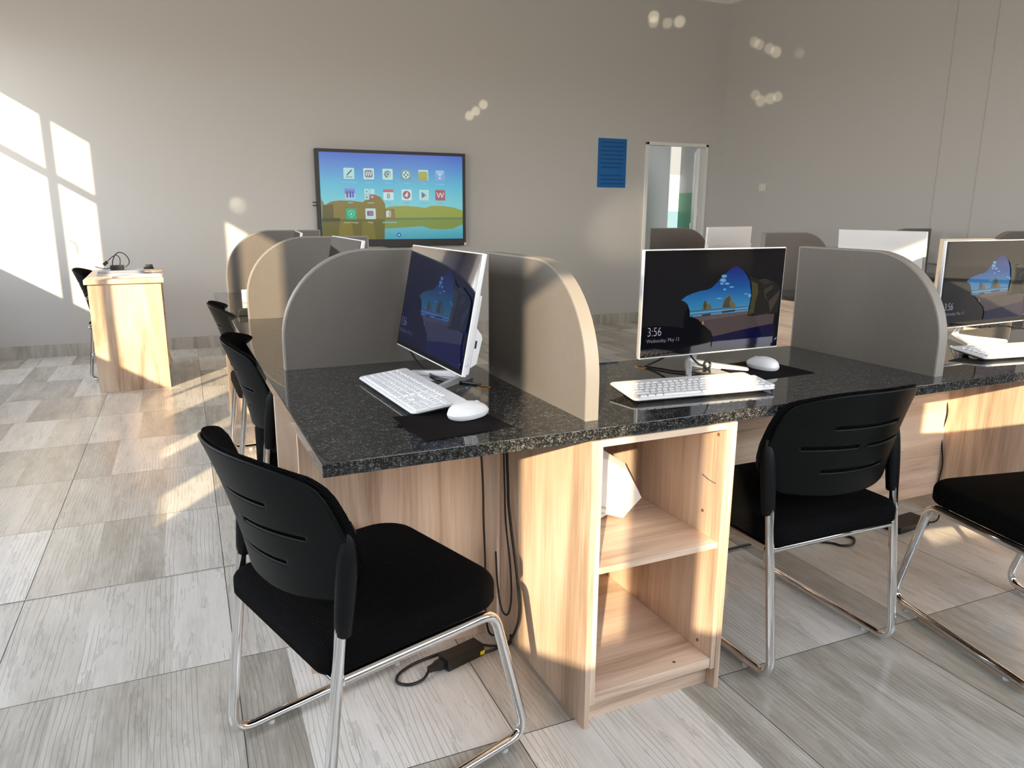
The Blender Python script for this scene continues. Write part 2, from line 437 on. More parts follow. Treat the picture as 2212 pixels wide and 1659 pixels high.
for k, y in enumerate((4.662, 4.298)):
    struct(MB().box(XR-.003, XR, y-.004, y+.004, BB, ZC), 'trim_%d' % (k+2), pipe_m, smooth=False)
mb = MB(); mb.box(XL, .16, 2.7225, 2.7275, 0, .0025, .0008); struct(mb, 'trim_4', steel_m)
# skirting trunk above the wall bench on the right
struct(MB().box(XR-.05, XR, YR, 6.3, .86, .96, .004), 'trim_5', wall_m)
# doorway to the passage
mb = MB()
mb.box(DX0-.034, DX0+.005, YB-.02, YB+TW+.02, 0, DH+.03, .004); mb.box(DX1-.005, DX1+.034, YB-.02, YB+TW+.02, 0, DH+.03, .004)
mb.box(DX0-.034, DX1+.034, YB-.02, YB+TW+.02, DH-.005, DH+.034, .004)
dr = struct(mb, 'door_1', white_paint)
L = MB(); L.box(0, .78, 0, .038, .01, DH-.01, .002)
lm = Matrix.Translation((DX1-.006, YB+TW+.022, 0)) @ Matrix.Rotation(R(55.5), 4, 'Z')
L.xf(lm).build('door_leaf', white_paint, dr)
h = MB(); h.box(.70, .74, .038, .05, .95, 1.15, .003); h.tube(fillet([(.72, .045, 1.06), (.72, .09, 1.06), (.62, .09, 1.06)], .015), .009)
h.xf(lm).build('door_handle', steel_m, dr)
# passage beyond: far wall with a narrow sidelight window, right wall with a green dado
FY, FX = 9.05, 6.52
grey_m = wall_mat('grey passage paint', (.40, .41, .41, 1))
green_m = plain('green dado paint', rgb(84, 136, 108), .5)
mb = MB(); mb.box(4.2, 6.335, FY, FY+.05, 0, 2.6); mb.box(6.335, FX, FY, FY+.05, 0, .35); mb.box(6.335, FX, FY, FY+.05, 2.5, 2.6)
struct(mb, 'wall_passage_far', grey_m, smooth=False)
mb = MB(); mb.box(FX, FX+.05, YB+TW, FY+.05, 1.55, 2.6); struct(mb, 'wall_passage_right', grey_m, smooth=False)
mb = MB(); mb.box(FX-.004, FX+.05, YB+TW, FY, 0, 1.55); struct(mb, 'wall_passage_dado', green_m, smooth=False)
mb = MB(); mb.box(4.15, 4.2, YB+TW, FY+.05, 0, 2.6); struct(mb, 'wall_passage_left', grey_m, smooth=False)
struct(MB().box(4.15, FX+.05, YB+TW, FY+.05, 2.6, 2.65), 'ceiling_passage', ceil_m, smooth=False)
win = struct(MB().box(6.33, 6.342, FY-.01, FY+.03, .35, 2.5), 'window_5', white_paint, smooth=False)
def lit_pane(name, z0, z1, col):
    m, n, l, b = new_mat(name); b.inputs['Base Color'].default_value = (.1, .1, .1, 1)
    b.inputs['Emission Color'].default_value = col; b.inputs['Emission Strength'].default_value = 1.0
    MB().box(6.342, FX, FY+.005, FY+.011, z0, z1).build('pane', m, win, smooth=False)
lit_pane('cream lit pane', 1.80, 2.5, (.80, .76, .66, 1)); lit_pane('white lit pane', 1.30, 1.80, (1.6, 1.6, 1.4, 1)); lit_pane('pale blue lit pane', .35, 1.30, (.56, .83, .80, 1))
MB_sw = MB(); MB_sw.box(-.006, 0, -.05, .05, -.055, .055, .002)
solo(MB_sw, 'light_switch', cream_m, 'switch plate on the green wall seen through the open doorway', 'light switch', (FX-.004, 8.62, 1.30))
t = thing('light_switch', 'small white switch plate on the bare wall right of the doorway', 'light switch', (XR, 6.813, 1.564))
MB().box(-.010, 0, -.05, .05, -.043, .043, .003).build('plate', cream_m, t)
MB().box(-.013, -.008, -.012, .012, -.02, .02, .002).build('rocker', white_paint, t)

# ================================================================== wall display
TVY = YB-.085
S0, S1 = (1.247, 1.829), (2.694, 1.005)             # screen: left/top, right/bottom (x, z)
SW, SH = S1[0]-S0[0], S0[1]-S1[1]
tv = thing('wall_display', 'large flat touch display showing a lake picture with app icons on the back wall', 'display', (S0[0], TVY, S1[1]))
mb = MB(); mb.box(-.034, SW+.032, .004, .075, -.070, SH+.030, .006); mb.build('casing', black_plas, tv)
mb = MB()
mb.box(-.034, .0, -.004, .01, -.070, SH+.030, .002); mb.box(SW, SW+.032, -.004, .01, -.070, SH+.030, .002)
mb.box(-.0, SW, -.004, .01, SH, SH+.030, .002); mb.box(0, SW, -.004, .01, -.070, 0, .002)
mb.build('bezel', black_plas, tv)
MB().prism([(.62, -.070), (.95, -.070), (.86, -.088), (.66, -.088)], .0, .05, 'Y').build('pen_tray', black_plas, tv)
MB().box(SW+.012, SW+.034, -.006, .02, -.068, -.040, .002).build('corner_port', white_paint, tv)
for z in (.355, .325):
    MB().box(-.075, -.034, .01, .026, z-.006, z+.006, .002).build('usb_stick', black_plas, tv)
def bil(corners):
    (a, b, c, d) = [Vector(p) for p in corners]     # TL TR BR BL
    def f(p):
        p = Vector(p); u = v = .5
        for _ in range(30):
            q = a*(1-u)*(1-v)+b*u*(1-v)+c*u*v+d*(1-u)*v
            du = (b-a)*(1-v)+(c-d)*v; dv = (d-a)*(1-u)+(c-b)*u
            e = p-q; det = du.x*dv.y-du.y*dv.x
            u += (e.x*dv.y-e.y*dv.x)/det; v += (du.x*e.y-du.y*e.x)/det
        return u, v
    return f
class Picture:
    """flat layered picture on a screen: x right, z up, in the plane y = 0 (facing -y)"""
    def __init__(s, w, h, conv): s.w, s.h, s.conv, s.mb, s.mats, s.k = w, h, conv, MB(), [], 0
    def mi(s, m):
        if m not in s.mats: s.mats.append(m)
        return s.mats.index(m)
    def lay(s): s.k += 1; return -.00012*s.k
    def P(s, p):
        u, v = s.conv(p); return (min(max(u, 0), 1)*s.w, (1-min(max(v, 0), 1))*s.h)
    def shape(s, px, m, y=None):
        y = s.lay() if y is None else y
        s.mb.poly([(a, y, b) for a, b in map(s.P, px)], s.mi(m)); return y
    def raw(s, pts, m, y=None):
        y = s.lay() if y is None else y
        s.mb.poly([(a, y, b) for a, b in pts], s.mi(m)); return y
    def rrect(s, cx, cz, w, h, r, m, y=None): return s.raw([(cx+a, cz+b) for a, b in round_rect(w, h, [r]*4, 4)], m, y)
    def disc(s, cx, cz, r, m, y=None, a0=0, a1=2*PI, n=20): return s.raw([(cx+r*math.cos(a0+(a1-a0)*k/n), cz+r*math.sin(a0+(a1-a0)*k/n)) for k in range(n)], m, y)
    def text(s, body, x, z, size, m, align='LEFT', sx=1.0, thin=0.0):
        cu = bpy.data.curves.new('t', 'FONT'); cu.body = body; cu.size = size; cu.align_x = align; cu.offset = thin
        ob = bpy.data.objects.new('t', cu); C.objects.link(ob)
        bpy.context.view_layer.update()
        me = bpy.data.meshes.new_from_object(ob.evaluated_get(bpy.context.evaluated_depsgraph_get()))
        y = s.lay(); t = bmesh.new(); t.from_mesh(me)
        for v in t.verts: v.co = Vector((x+v.co.x*sx, y, z+v.co.y))
        bmesh.ops.recalc_face_normals(t, faces=t.faces[:])
        s.mb._merge(t, s.mi(m)); bpy.data.objects.remove(ob); bpy.data.meshes.remove(me); bpy.data.curves.remove(cu)
    def done(s, name, parent, M=None):
        if M is not None: uvM = M.inverted()
        else: uvM = Matrix()
        if M is not None: s.mb.xf(M)
        w, h = s.w, s.h
        return s.mb.build(name, s.mats, parent, smooth=False, uv=lambda c: ((uvM @ c).x/w, (uvM @ c).z/h))
TVR = .25
tvc = lambda r, g, b: scr(r, g, b, .92, TVR, .3)
pic = Picture(SW, SH, bil([(145, 158), (2025, 228), (2040, 1300), (212, 1300)]))
skyr = scr_ramp('display sky', .42, 1.0, [(0, rgb(104, 190, 200)), (.35, rgb(66, 172, 200)), (.7, rgb(58, 128, 196)), (1, rgb(48, 88, 186))], .92, TVR)
watr = scr_ramp('display water', 0, .22, [(0, rgb(52, 150, 172)), (1, rgb(96, 178, 190))], .92, TVR)
pic.raw([(0, 0), (SW, 0), (SW, SH), (0, SH)], skyr)
pic.raw([(0, 0), (SW, 0), (SW, .24*SH), (0, .24*SH)], watr)
pic.shape([(960, 900), (1050, 868), (1250, 860), (1420, 875), (1520, 890), (1600, 862), (1750, 865), (1900, 885), (2035, 930), (2040, 1030), (960, 1030)], tvc(140, 152, 62))
pic.shape([(960, 1030), (2040, 1030), (2038, 1110), (1900, 1165), (1750, 1175), (1600, 1165), (1480, 1130), (1250, 1145), (980, 1160)], tvc(120, 138, 62))
pic.shape([(900, 1018), (2040, 1018), (2040, 1042), (900, 1050)], tvc(96, 122, 78))
pic.shape([(185, 760), (230, 845), (300, 800), (400, 785), (560, 790), (700, 810), (790, 740), (850, 712), (930, 745), (985, 830), (1000, 960), (985, 1030), (200, 1030)], tvc(126, 112, 50))
pic.shape([(205, 850), (330, 830), (345, 1030), (205, 1030)], tvc(92, 84, 40))
pic.shape([(200, 1030), (985, 1030), (985, 1300), (212, 1300)], tvc(98, 94, 34))
pic.shape([(420, 1060), (560, 1060), (600, 1300), (400, 1300)], tvc(122, 112, 40))
pic.shape([(700, 1060), (830, 1060), (880, 1300), (690, 1300)], tvc(116, 108, 38))
pic.shape([(200, 1015), (420, 1015), (420, 1060), (200, 1060)], tvc(64, 66, 34))
IW = .104
def icon(px, m, w=IW):
    x, z = pic.P(px); pic.rrect(x, z, w, w, .010, m); return x, z
wht, pal = tvc(196, 222, 226), tvc(178, 216, 212)
def seg(x0, z0, x1, z1, t, m):
    d = Vector((x1-x0, z1-z0)).normalized()*t/2; p = Vector((-d.y, d.x))
    pic.raw([(x0-p.x, z0-p.y), (x1-p.x, z1-p.y), (x1+p.x, z1+p.y), (x0+p.x, z0+p.y)], m)
dk = tvc(48, 92, 122)
x, z = icon((522, 437), pal); seg(x-.015, z-.01, x+.03, z+.033, .012, dk); seg(x-.022, z-.022, x-.012, z-.006, .008, dk)
pts = [(x-.032+.008*k, z-.034+(.006 if k % 2 else -.003)) for k in range(9)]
for a, b in zip(pts, pts[1:]): seg(a[0], a[1], b[0], b[1], .004, dk)
x, z = icon((772, 443), wht); pic.rrect(x, z, .078, .072, .016, tvc(140, 130, 128))
for k in (-1, 0, 1): seg(x+.022*k-.006, z-.018, x+.022*k+.008, z+.02, .010, wht)
x, z = icon((1015, 450), tvc(182, 220, 214)); y = pic.lay()
for a0, cc in ((R(30), (140, 124, 128)), (R(150), (98, 140, 118)), (R(270), (184, 196, 150))):
    pic.raw([(x, z)]+[(x+.035*math.cos(a0+R(120)*k/10), z+.035*math.sin(a0+R(120)*k/10)) for k in range(11)], tvc(*cc), y)
pic.disc(x, z, .019, wht); pic.disc(x, z, .014, tvc(88, 130, 190))
x, z = icon((1255, 458), tvc(118, 150, 148)); y = pic.lay()
pic.raw([(x+(.040 if k % 4 < 2 else .033)*math.cos(2*PI*k/40), z+(.040 if k % 4 < 2 else .033)*math.sin(2*PI*k/40)) for k in range(40)], wht, y)
for a in range(4): pic.disc(x+.019*math.cos(a*PI/2), z+.019*math.sin(a*PI/2), .010, tvc(70, 118, 128), None if a == 0 else pic.lay())
x, z = icon((1487, 465), pal); pic.rrect(x-.004, z-.008, .096, .088, .02, tvc(160, 168, 88)); pic.raw([(x-.052, z-.052), (x+.045, z-.052), (x+.04, z-.02), (x-.05, z-.02)], tvc(164, 160, 74))
x, z = icon((1712, 472), tvc(120, 160, 214)); pic.rrect(x, z+.035, .08, .03, .008, tvc(146, 190, 220))
pic.raw([(x-.028, z+.02), (x+.028, z+.02), (x+.008, z-.006), (x-.008, z-.006)], tvc(160, 206, 226)); pic.disc(x, z-.024, .010, tvc(190, 226, 244))
x, z = icon((537, 703), tvc(168, 190, 222)); pic.raw([(x-.052, z+.052), (x+.052, z+.052), (x+.052, z+.008), (x-.052, z+.0)], tvc(126, 128, 206))
for dx_, cc in ((-.026, (112, 82, 84)), (.004, (52, 84, 160)), (.030, (58, 96, 190))): pic.rrect(x+dx_, z-.002, .018, .062, .006, tvc(*cc))
x, z = pic.P((783, 708)); y = pic.lay()
for dx_, dz_, cc in ((-.027, .027, (178, 214, 212)), (.027, .027, (170, 214, 218)), (-.027, -.027, (170, 206, 202)), (.027, -.027, (158, 92, 78))): pic.rrect(x+dx_, z+dz_, .049, .049, .006, tvc(*cc), y)
pic.disc(x-.027, z+.027, .009, tvc(104, 146, 152)); pic.disc(x-.027, z-.027, .009, tvc(104, 140, 146)); pic.rrect(x+.027, z-.025, .024, .014, .003, tvc(206, 190, 182))
x, z = icon((1027, 715), tvc(190, 222, 228)); pic.raw([(x-.052, z+.052), (x+.052, z+.052), (x+.052, z+.024), (x-.052, z+.024)], tvc(180, 104, 108)); pic.text('8', x, z-.036, .07, tvc(92, 100, 118), 'CENTER')
x, z = icon((1265, 718), wht); pic.disc(x, z, .040, tvc(150, 88, 96)); pic.raw([(x-.028, z-.012), (x+.012, z+.030), (x+.014, z-.006), (x+.002, z-.03), (x-.006, z-.012)], wht)
x, z = icon((1497, 722), tvc(172, 214, 210)); y = pic.lay()
pic.raw([(x-.024, z+.032), (x+.004, z), (x-.024, z-.032)], tvc(74, 112, 176), y); pic.raw([(x-.024, z+.032), (x+.014, z+.010), (x+.004, z)], tvc(84, 150, 124), y); pic.raw([(x+.014, z+.010), (x+.032, z), (x+.014, z-.010), (x+.004, z)], tvc(160, 168, 112), y); pic.raw([(x-.024, z-.032), (x+.004, z), (x+.014, z-.010)], tvc(128, 104, 112), y)
x, z = icon((1720, 725), tvc(158, 88, 96)); pic.text('W', x, z-.028, .078, tvc(216, 222, 224), 'CENTER')
x, z = icon((556, 962), tvc(42, 162, 122)); pic.raw([(x, z+.038), (x+.032, z+.026), (x+.028, z-.012), (x, z-.038), (x-.028, z-.012), (x-.032, z+.026)], tvc(120, 206, 170)); pic.raw([(x, z+.031), (x+.026, z+.021), (x+.022, z-.010), (x, z-.031), (x-.022, z-.010), (x-.026, z+.021)], tvc(48, 164, 126)); pic.raw([(x+.006, z+.018), (x-.010, z-.002), (x-.001, z-.002), (x-.006, z-.02), (x+.010, z+.003), (x+.001, z+.003)], tvc(190, 236, 214))
x, z = icon((800, 962), tvc(186, 208, 216)); pic.rrect(x-.004, z+.004, .062, .046, .008, tvc(92, 92, 112)); pic.rrect(x, z+.004, .04, .03, .004, tvc(158, 118, 124))
x, z = icon((1045, 968), tvc(132, 106, 70)); pic.raw([(x-.036, z-.03), (x-.036, z+.026), (x-.008, z+.044), (x-.008, z-.03)], tvc(186, 214, 200)); pic.raw([(x-.004, z-.03), (x-.004, z+.034), (x+.014, z+.034), (x+.014, z-.03)], tvc(170, 176, 150)); pic.raw([(x+.018, z-.03), (x+.018, z+.03), (x+.03, z+.03), (x+.03, z-.03)], tvc(150, 110, 92))
cap = tvc(120, 186, 208)
for px, w in (((525, 552), .15), ((775, 557), .08), ((1018, 562), .07), ((1258, 572), .07), ((1490, 577), .05), ((1715, 585), .10), ((545, 815), .05), ((800, 820), .07), ((1035, 822), .05), ((1268, 822), .05), ((1500, 828), .07), ((1722, 828), .06), ((1045, 1078), .15)):
    x, z = pic.P(px); pic.rrect(x, z, w, .010, .004, cap if px[1] < 700 else tvc(128, 176, 176))
x, z = pic.P((560, 1075)); pic.text('System Manager', x, z-.006, .022, tvc(196, 206, 180), 'CENTER')
x, z = pic.P((806, 1077)); pic.text('Player', x, z-.006, .022, tvc(196, 206, 180), 'CENTER')
x, z = pic.P((1168, 1243)); pic.disc(x, z, .021, tvc(24, 84, 168)); pic.disc(x, z-.001, .010, tvc(170, 208, 240))
pic.done('screen', tv)

# poster
po = MB(); po.box(0, .371, -.002, 0, 0, .534)
ps = thing('notice_poster', 'blue printed notice sheet pinned on the wall left of the doorway', 'poster', (4.335, YB-.001, 1.556))
po.build('sheet', plain('blue poster print', rgb(0, 100, 170), .55), ps)
m = MB(); z = .505; k = 0
for z in (.492, .447, .402, .357, .312, .268, .222, .178, .134, .090, .046):
    w0 = random.uniform(.02, .05); w1 = .371-random.uniform(.02, .06)
    if z > .2 or z < .15: m.box(w0, w1, -.0028, -.0018, z-.009, z+.006)
m.build('printed_line', plain('dark blue print', rgb(0, 74, 134), .55), ps, smooth=False)

# ================================================================== desk island (its own axes u, v)
def isl_solo(mb, name, mats, label, cat, u=0, v=0, z=0, group=None, **kw): return solo(mb, name, mats, label, cat, wor(u, v, z), YI, group, **kw)
def isl_thing(name, label, cat, u, v, z=0, rz=0.0, group=None): return thing(name, label, cat, wor(u, v, z), YI+rz, group)
V0, U0 = 1.414, .242
mb = MB(); mb.prism([(U0, V0), (3.36, V0), (3.36, 2.072), (.885, 2.072), (.885, 4.84), (U0, 4.84)], HT-.030, HT, 'Z', .003)
isl_solo(mb, 'granite_worktop', granite_m, 'L shaped black speckled granite worktop carrying the nearest computers', 'worktop')
DT, DHH, DR = .035, .368, .275
def divider(depth, label, u, v, rz, group):
    # local: x along the panel, square end at x=0, rounded end at x=depth
    o = [(0, 0), (depth, 0), (depth, DHH-DR)]
    for k in range(1, 15):
        a = .5*PI*k/14; o.append((depth-DR+DR*math.cos(a), DHH-DR+DR*math.sin(a)))
    o.append((0, DHH))
    t = isl_thing('desk_divider', label, 'divider', u, v, HT, rz, group)
    mb = MB(); mb.prism(o, -DT/2+.001, DT/2-.001, 'Y', 0); mb.build('panel', div_m, t, ang=20)
    e = MB(); q = o[1:]; inn = []
    rim = [(p, -DT/2) for p in q]
    # thin edge band following the rounded outline
    t2 = bmesh.new(); th = .0012
    outp = [(depth+th, 0), (depth+th, DHH-DR)]+[(depth-DR+(DR+th)*math.cos(.5*PI*k/14), DHH-DR+(DR+th)*math.sin(.5*PI*k/14)) for k in range(1, 15)]+[(-th, DHH+th), (-th, 0)]
    inp = [(depth-.004, 0), (depth-.004, DHH-DR)]+[(depth-DR+(DR-.004)*math.cos(.5*PI*k/14), DHH-DR+(DR-.004)*math.sin(.5*PI*k/14)) for k in range(1, 15)]+[(.004, DHH-.004), (.004, 0)]
    A = [[t2.verts.new((p[0], y, p[1])) for p in pl] for pl, y in ((inp, -DT/2), (outp, -DT/2), (outp, DT/2), (inp, DT/2))]
    for a, b in ((0, 1), (1, 2), (2, 3), (3, 0)):
        for i in range(len(outp)-1): t2.faces.new((A[a][i], A[b][i], A[b][i+1], A[a][i+1]))
    for i in (0, len(outp)-1): t2.faces.new([A[k][i] for k in range(4)])
    bmesh.ops.recalc_face_normals(t2, faces=t2.faces[:]); e._merge(t2, 0); e.build('edge_band', div_edge_m, t, ang=25)
    return t
GD = 'rounded grey desk dividers'
DEP = .565
divider(.565, 'grey divider behind the keyboard nearest the camera, wholly in shade, rounded on its left', .872, 2.35+DT/2, PI, GD)
divider(.565, 'grey divider half lit by sun, second from the near end of the left row', .885, 3.57+DT/2, PI, GD)
divider(.565, 'grey sunlit divider closing the far end of the left row', .885, 4.79+DT/2, PI, GD)
divider(.588, 'brown lit divider running towards the camera between the first and second computers', .889, 2.062, -PI/2, GD)
divider(.588, 'dark grey divider right of the middle computer, behind the black chair', 2.1225, 2.066, -PI/2, GD)

# open bookcase under the worktop
cb = isl_thing('open_bookcase', 'narrow open oak bookcase with two shelves under the worktop corner', 'bookcase', .856, 1.411)
CW, CD, CH, TP = .427, .60, .764, .015
for x0 in (0, CW-TP): MB().box(x0, x0+TP, 0, CD, 0, CH, .0008).build('side_panel', oak_z, cb)
for x0 in (TP+.0006, CW-2*TP-.0006): MB().box(x0, x0+TP, .002, CD-.02, .062, CH-.0008, .0008).build('inner_panel', oak_z, cb)
i0, i1 = 2*TP+.0012, CW-2*TP-.0012
MB().box(i0, i1, .002, CD-.02, CH-.017, CH-.0008, .0008).build('top_panel', oak_x, cb)
MB().box(i0, i1, .006, CD-.02, .420, .437, .0008).build('shelf', oak_x, cb)
MB().box(i0, i1, .004, CD-.02, .066, .095, .0008).build('bottom_shelf', oak_x, cb)
MB().box(TP, CW-TP, .034, .048, 0, .062, .0006).build('toe_kick', oak_x, cb)
MB().box(TP, CW-TP, CD-.02, CD-.008, .03, CH-.001).build('back_panel', oak_z, cb)
for (y, z) in ((.032, .725), (.075, .50), (.060, .12)):
    MB().cyl((i1-.0014, y, z), .0045, .002, 'X', 14).build('screw_cap', dot_m, cb)
for (x, y) in ((i0+.018, .055), (i1-.10, .03)): MB().cyl((x, y, .095), .0045, .0012, 'Z', 12).build('screw_cap', dot_m, cb)
m = MB(); m.tube(spline([(i1-.0008, .03, .592), (i1-.0008, .06, .594), (i1-.0008, .085, .60)]), .0011, 6)
m.build('pen_mark', pencil_m, cb)
# paper bag in it
pb = isl_thing('paper_bag', 'folded off-white paper bag leaning in the upper bookcase compartment', 'bag', 1.02, 1.68, .438)
front = [(-.125, .275), (.023, .212), (.103, .160), (.156, .066), (.088, .008), (.03, .03), (-.02, .012), (-.125, .06)]
t = bmesh.new(); nseg = 5; rows = []
for j in range(nseg+1):
    f = j/nseg; k = 1-.12*abs(f-.5)*2
    rows.append([(x*k, -.045+.09*f, .012+(z-.012)*k if z > .012 else z) for x, z in front])
m = MB(); m.rings(rows); ob = m.build('body', bag_m, pb, ang=20)
m = MB(); m.tube(spline([(-.12, -.05, .085), (-.02, -.055, .07), (.05, -.06, .045), (.085, -.05, .025)]), [.004]*25, 8); m.tube(spline([(-.10, -.05, .06), (-.02, -.058, .05), (.06, -.055, .03)]), .003, 8)
m.build('rolled_fold', bag_m, pb)

# second bookcase unit and panels of the island
c2 = isl_thing('base_cabinet', 'oak base cabinet end panel under the right part of the worktop', 'cabinet', 2.955, 1.411)
MB().box(0, .016, 0, .60, 0, .764, .0008).build('side_panel', oak_z, c2)
MB().box(.427, .443, 0, .60, 0, .764, .0008).build('side_panel', oak_z, c2)
MB().box(.016, .427, .01, .59, .42, .437).build('shelf', oak_x, c2); MB().box(.016, .427, .58, .59, .03, .764).build('back_panel', oak_z, c2)
isl_solo(MB().box(0, 2.955-1.284, 0, .016, .10, .764, .0008), 'modesty_panel', oak_x, 'oak back board hanging under the worktop behind the middle chair', 'panel', 1.284, 1.995)
isl_solo(MB().box(0, .571, 0, .018, 0, .764, .0008), 'support_panel', oak_z, 'upright oak panel under the worktop behind the front left chair seat', 'panel', .270, 1.93)
isl_solo(MB().box(0, .571, 0, .018, 0, .764, .0008), 'support_panel', oak_z, 'oak leg panel under the left worktop just beyond the front one', 'panel', .272, 2.40)
isl_solo(MB().box(0, .571, 0, .018, 0, .764, .0008), 'support_panel', oak_z, 'oak leg panel at the far end of the left worktop, behind the furthest chair', 'panel', .275, 4.70)
isl_solo(MB().box(0, .016, 0, 2.82, .10, .764, .0008), 'modesty_panel', oak_y, 'oak back board closing the left worktop towards the room', 'panel', .862, 2.03)
for (u, v, s, lab) in ((.785, 1.895, 1, 'brass cable ring in the granite beside the tilted computer foot'), (1.36, 1.957, 1, 'brass cable ring in the granite behind the middle keyboard')):
    m = MB(); n_ = 28
    prof = [(.0135, 0), (.0135, .0015), (.017, .002), (.0205, .0008), (.0205, 0)]
    m.rings([[(r_*math.cos(2*PI*k/n_), r_*math.sin(2*PI*k/n_), z_) for k in range(n_)] for r_, z_ in prof], False, False)
    g_ = isl_thing('cable_grommet', lab, 'cable grommet', u, v, HT)
    m.build('ring', gold_m, g_); MB().cyl((0, 0, .0003), 0.014, .0006, 'Z', n_).build('hole', black_plas, g_)

# ------------------------------------------------------------------ computers
silver_m = plain('silver grey plastic', (.66, .66, .67, 1), .3, .35)
PW, PH = .544, .322
def lock_screen(parent, M, dim=1.0):
    w, h = .520, .291
    p = Picture(w, h, bil([(205, 455), (1850, 395), (1735, 1530), (150, 1640)]))
    c = lambda r, g, b: scr(int(r*dim), int(g*dim+(1-dim)*22), int(b*dim+(1-dim)*84), 1.0, .03, .5)
    p.raw([(0, 0), (w, 0), (w, h), (0, h)], c(3, 3, 10))
    sky = scr_ramp('picture sky', .36, .84, [(0, rgb(70, 130, 160)), (.25, rgb(34, 112, 160)), (.6, rgb(10, 72, 140)), (1, rgb(4, 26, 108))], dim**1.6, .03)
    p.shape([(580, 990), (640, 940), (720, 905), (800, 880), (900, 860), (945, 835), (1010, 770), (1060, 705), (1110, 665), (1190, 600), (1240, 575), (1310, 610), (1370, 680), (1410, 760), (1425, 900), (1415, 1000), (1400, 1070), (1380, 1130), (680, 1190), (680, 1120), (655, 1040), (625, 1010)], sky)
    cl = c(96, 146, 184)
    for x, y, a, b in ((1090, 700, 34, 20), (1075, 750, 38, 24), (1125, 790, 30, 14), (1060, 790, 24, 12), (1180, 830, 30, 10), (1095, 860, 18, 12), (1360, 915, 26, 8), (1405, 935, 20, 22), (1030, 970, 40, 7)):
        p.shape([(x+a*math.cos(2*PI*k/12), y+b*math.sin(2*PI*k/12)) for k in range(12)], cl)
    p.shape([(680, 1118), (1395, 1062), (1385, 1135), (690, 1195)], c(44, 96, 132))
    p.shape([(680, 1140), (1390, 1080), (1388, 1095), (685, 1160)], c(96, 142, 170))
    p.shape([(700, 1172), (1385, 1108), (1383, 1130), (720, 1192)], c(84, 122, 156))
    rk, rk2 = c(62, 58, 40), c(92, 86, 62)
    p.shape([(815, 1110), (830, 1060), (836, 1030), (850, 995), (868, 998), (885, 1035), (915, 1040), (932, 1070), (930, 1098)], rk2)
    p.shape([(842, 1105), (836, 1035), (852, 998), (866, 1000), (872, 1060), (862, 1104)], rk)
    p.shape([(1048, 1085), (1065, 1060), (1075, 1005), (1105, 965), (1140, 935), (1165, 940), (1178, 1000), (1205, 1015), (1225, 1045), (1222, 1078)], rk2)
    p.shape([(1065, 1082), (1085, 1010), (1110, 970), (1145, 938), (1165, 955), (1150, 1030), (1160, 1078)], rk)
    p.shape([(815, 1165), (925, 1150), (920, 1172), (820, 1185)], c(26, 46, 76)); p.shape([(1055, 1125), (1165, 1112), (1222, 1105), (1215, 1130), (1060, 1150)], c(28, 48, 76))
    p.shape([(690, 1195), (1385, 1128), (1500, 1160), (1720, 1165), (1700, 1285), (1300, 1360), (945, 1440), (920, 1370), (830, 1290), (760, 1215)], c(70, 60, 62))
    p.shape([(720, 1200), (1385, 1135), (1380, 1160), (1000, 1215), (800, 1240)], c(86, 74, 72))
    p.shape([(945, 1440), (1300, 1360), (1700, 1285), (1735, 1535), (930, 1570)], c(5, 5, 48))
    p.shape([(1340, 625), (1420, 700), (1500, 735), (1600, 720), (1760, 790), (1800, 850), (1790, 1000), (1760, 1150), (1600, 1165), (1450, 1190), (1370, 1185), (1400, 1080), (1425, 930), (1420, 800), (1385, 690)], c(24, 22, 17))
    for q, cc in (([(1425, 760), (1500, 790), (1510, 900), (1470, 1020), (1450, 1150), (1380, 1180), (1410, 1060), (1430, 930)], (62, 56, 34)), ([(1580, 860), (1700, 800), (1690, 850), (1600, 920), (1640, 1000), (1590, 960)], (50, 46, 40)), ([(1640, 1010), (1790, 860), (1780, 940), (1700, 1080), (1660, 1150)], (54, 50, 46)), ([(1500, 740), (1600, 725), (1700, 770), (1580, 800)], (40, 38, 34))):
        p.shape(q, c(*cc))
    p.shape([(815, 1290), (822, 1240), (832, 1245), (836, 1285)], c(150, 130, 100))
    tx, z = p.P((188, 1425)); p.text('3:56', tx, z, .0385, c(190, 190, 204), sx=.80, thin=-.0009)
    tx, z = p.P((182, 1505)); p.text('Wednesday, May 13', tx, z, .0158, c(165, 165, 180), sx=.93, thin=-.00035)
    p.shape([(1716, 1490), (1745, 1458), (1750, 1470), (1722, 1494)], c(190, 190, 190))
    return p.done('screen', parent, M)
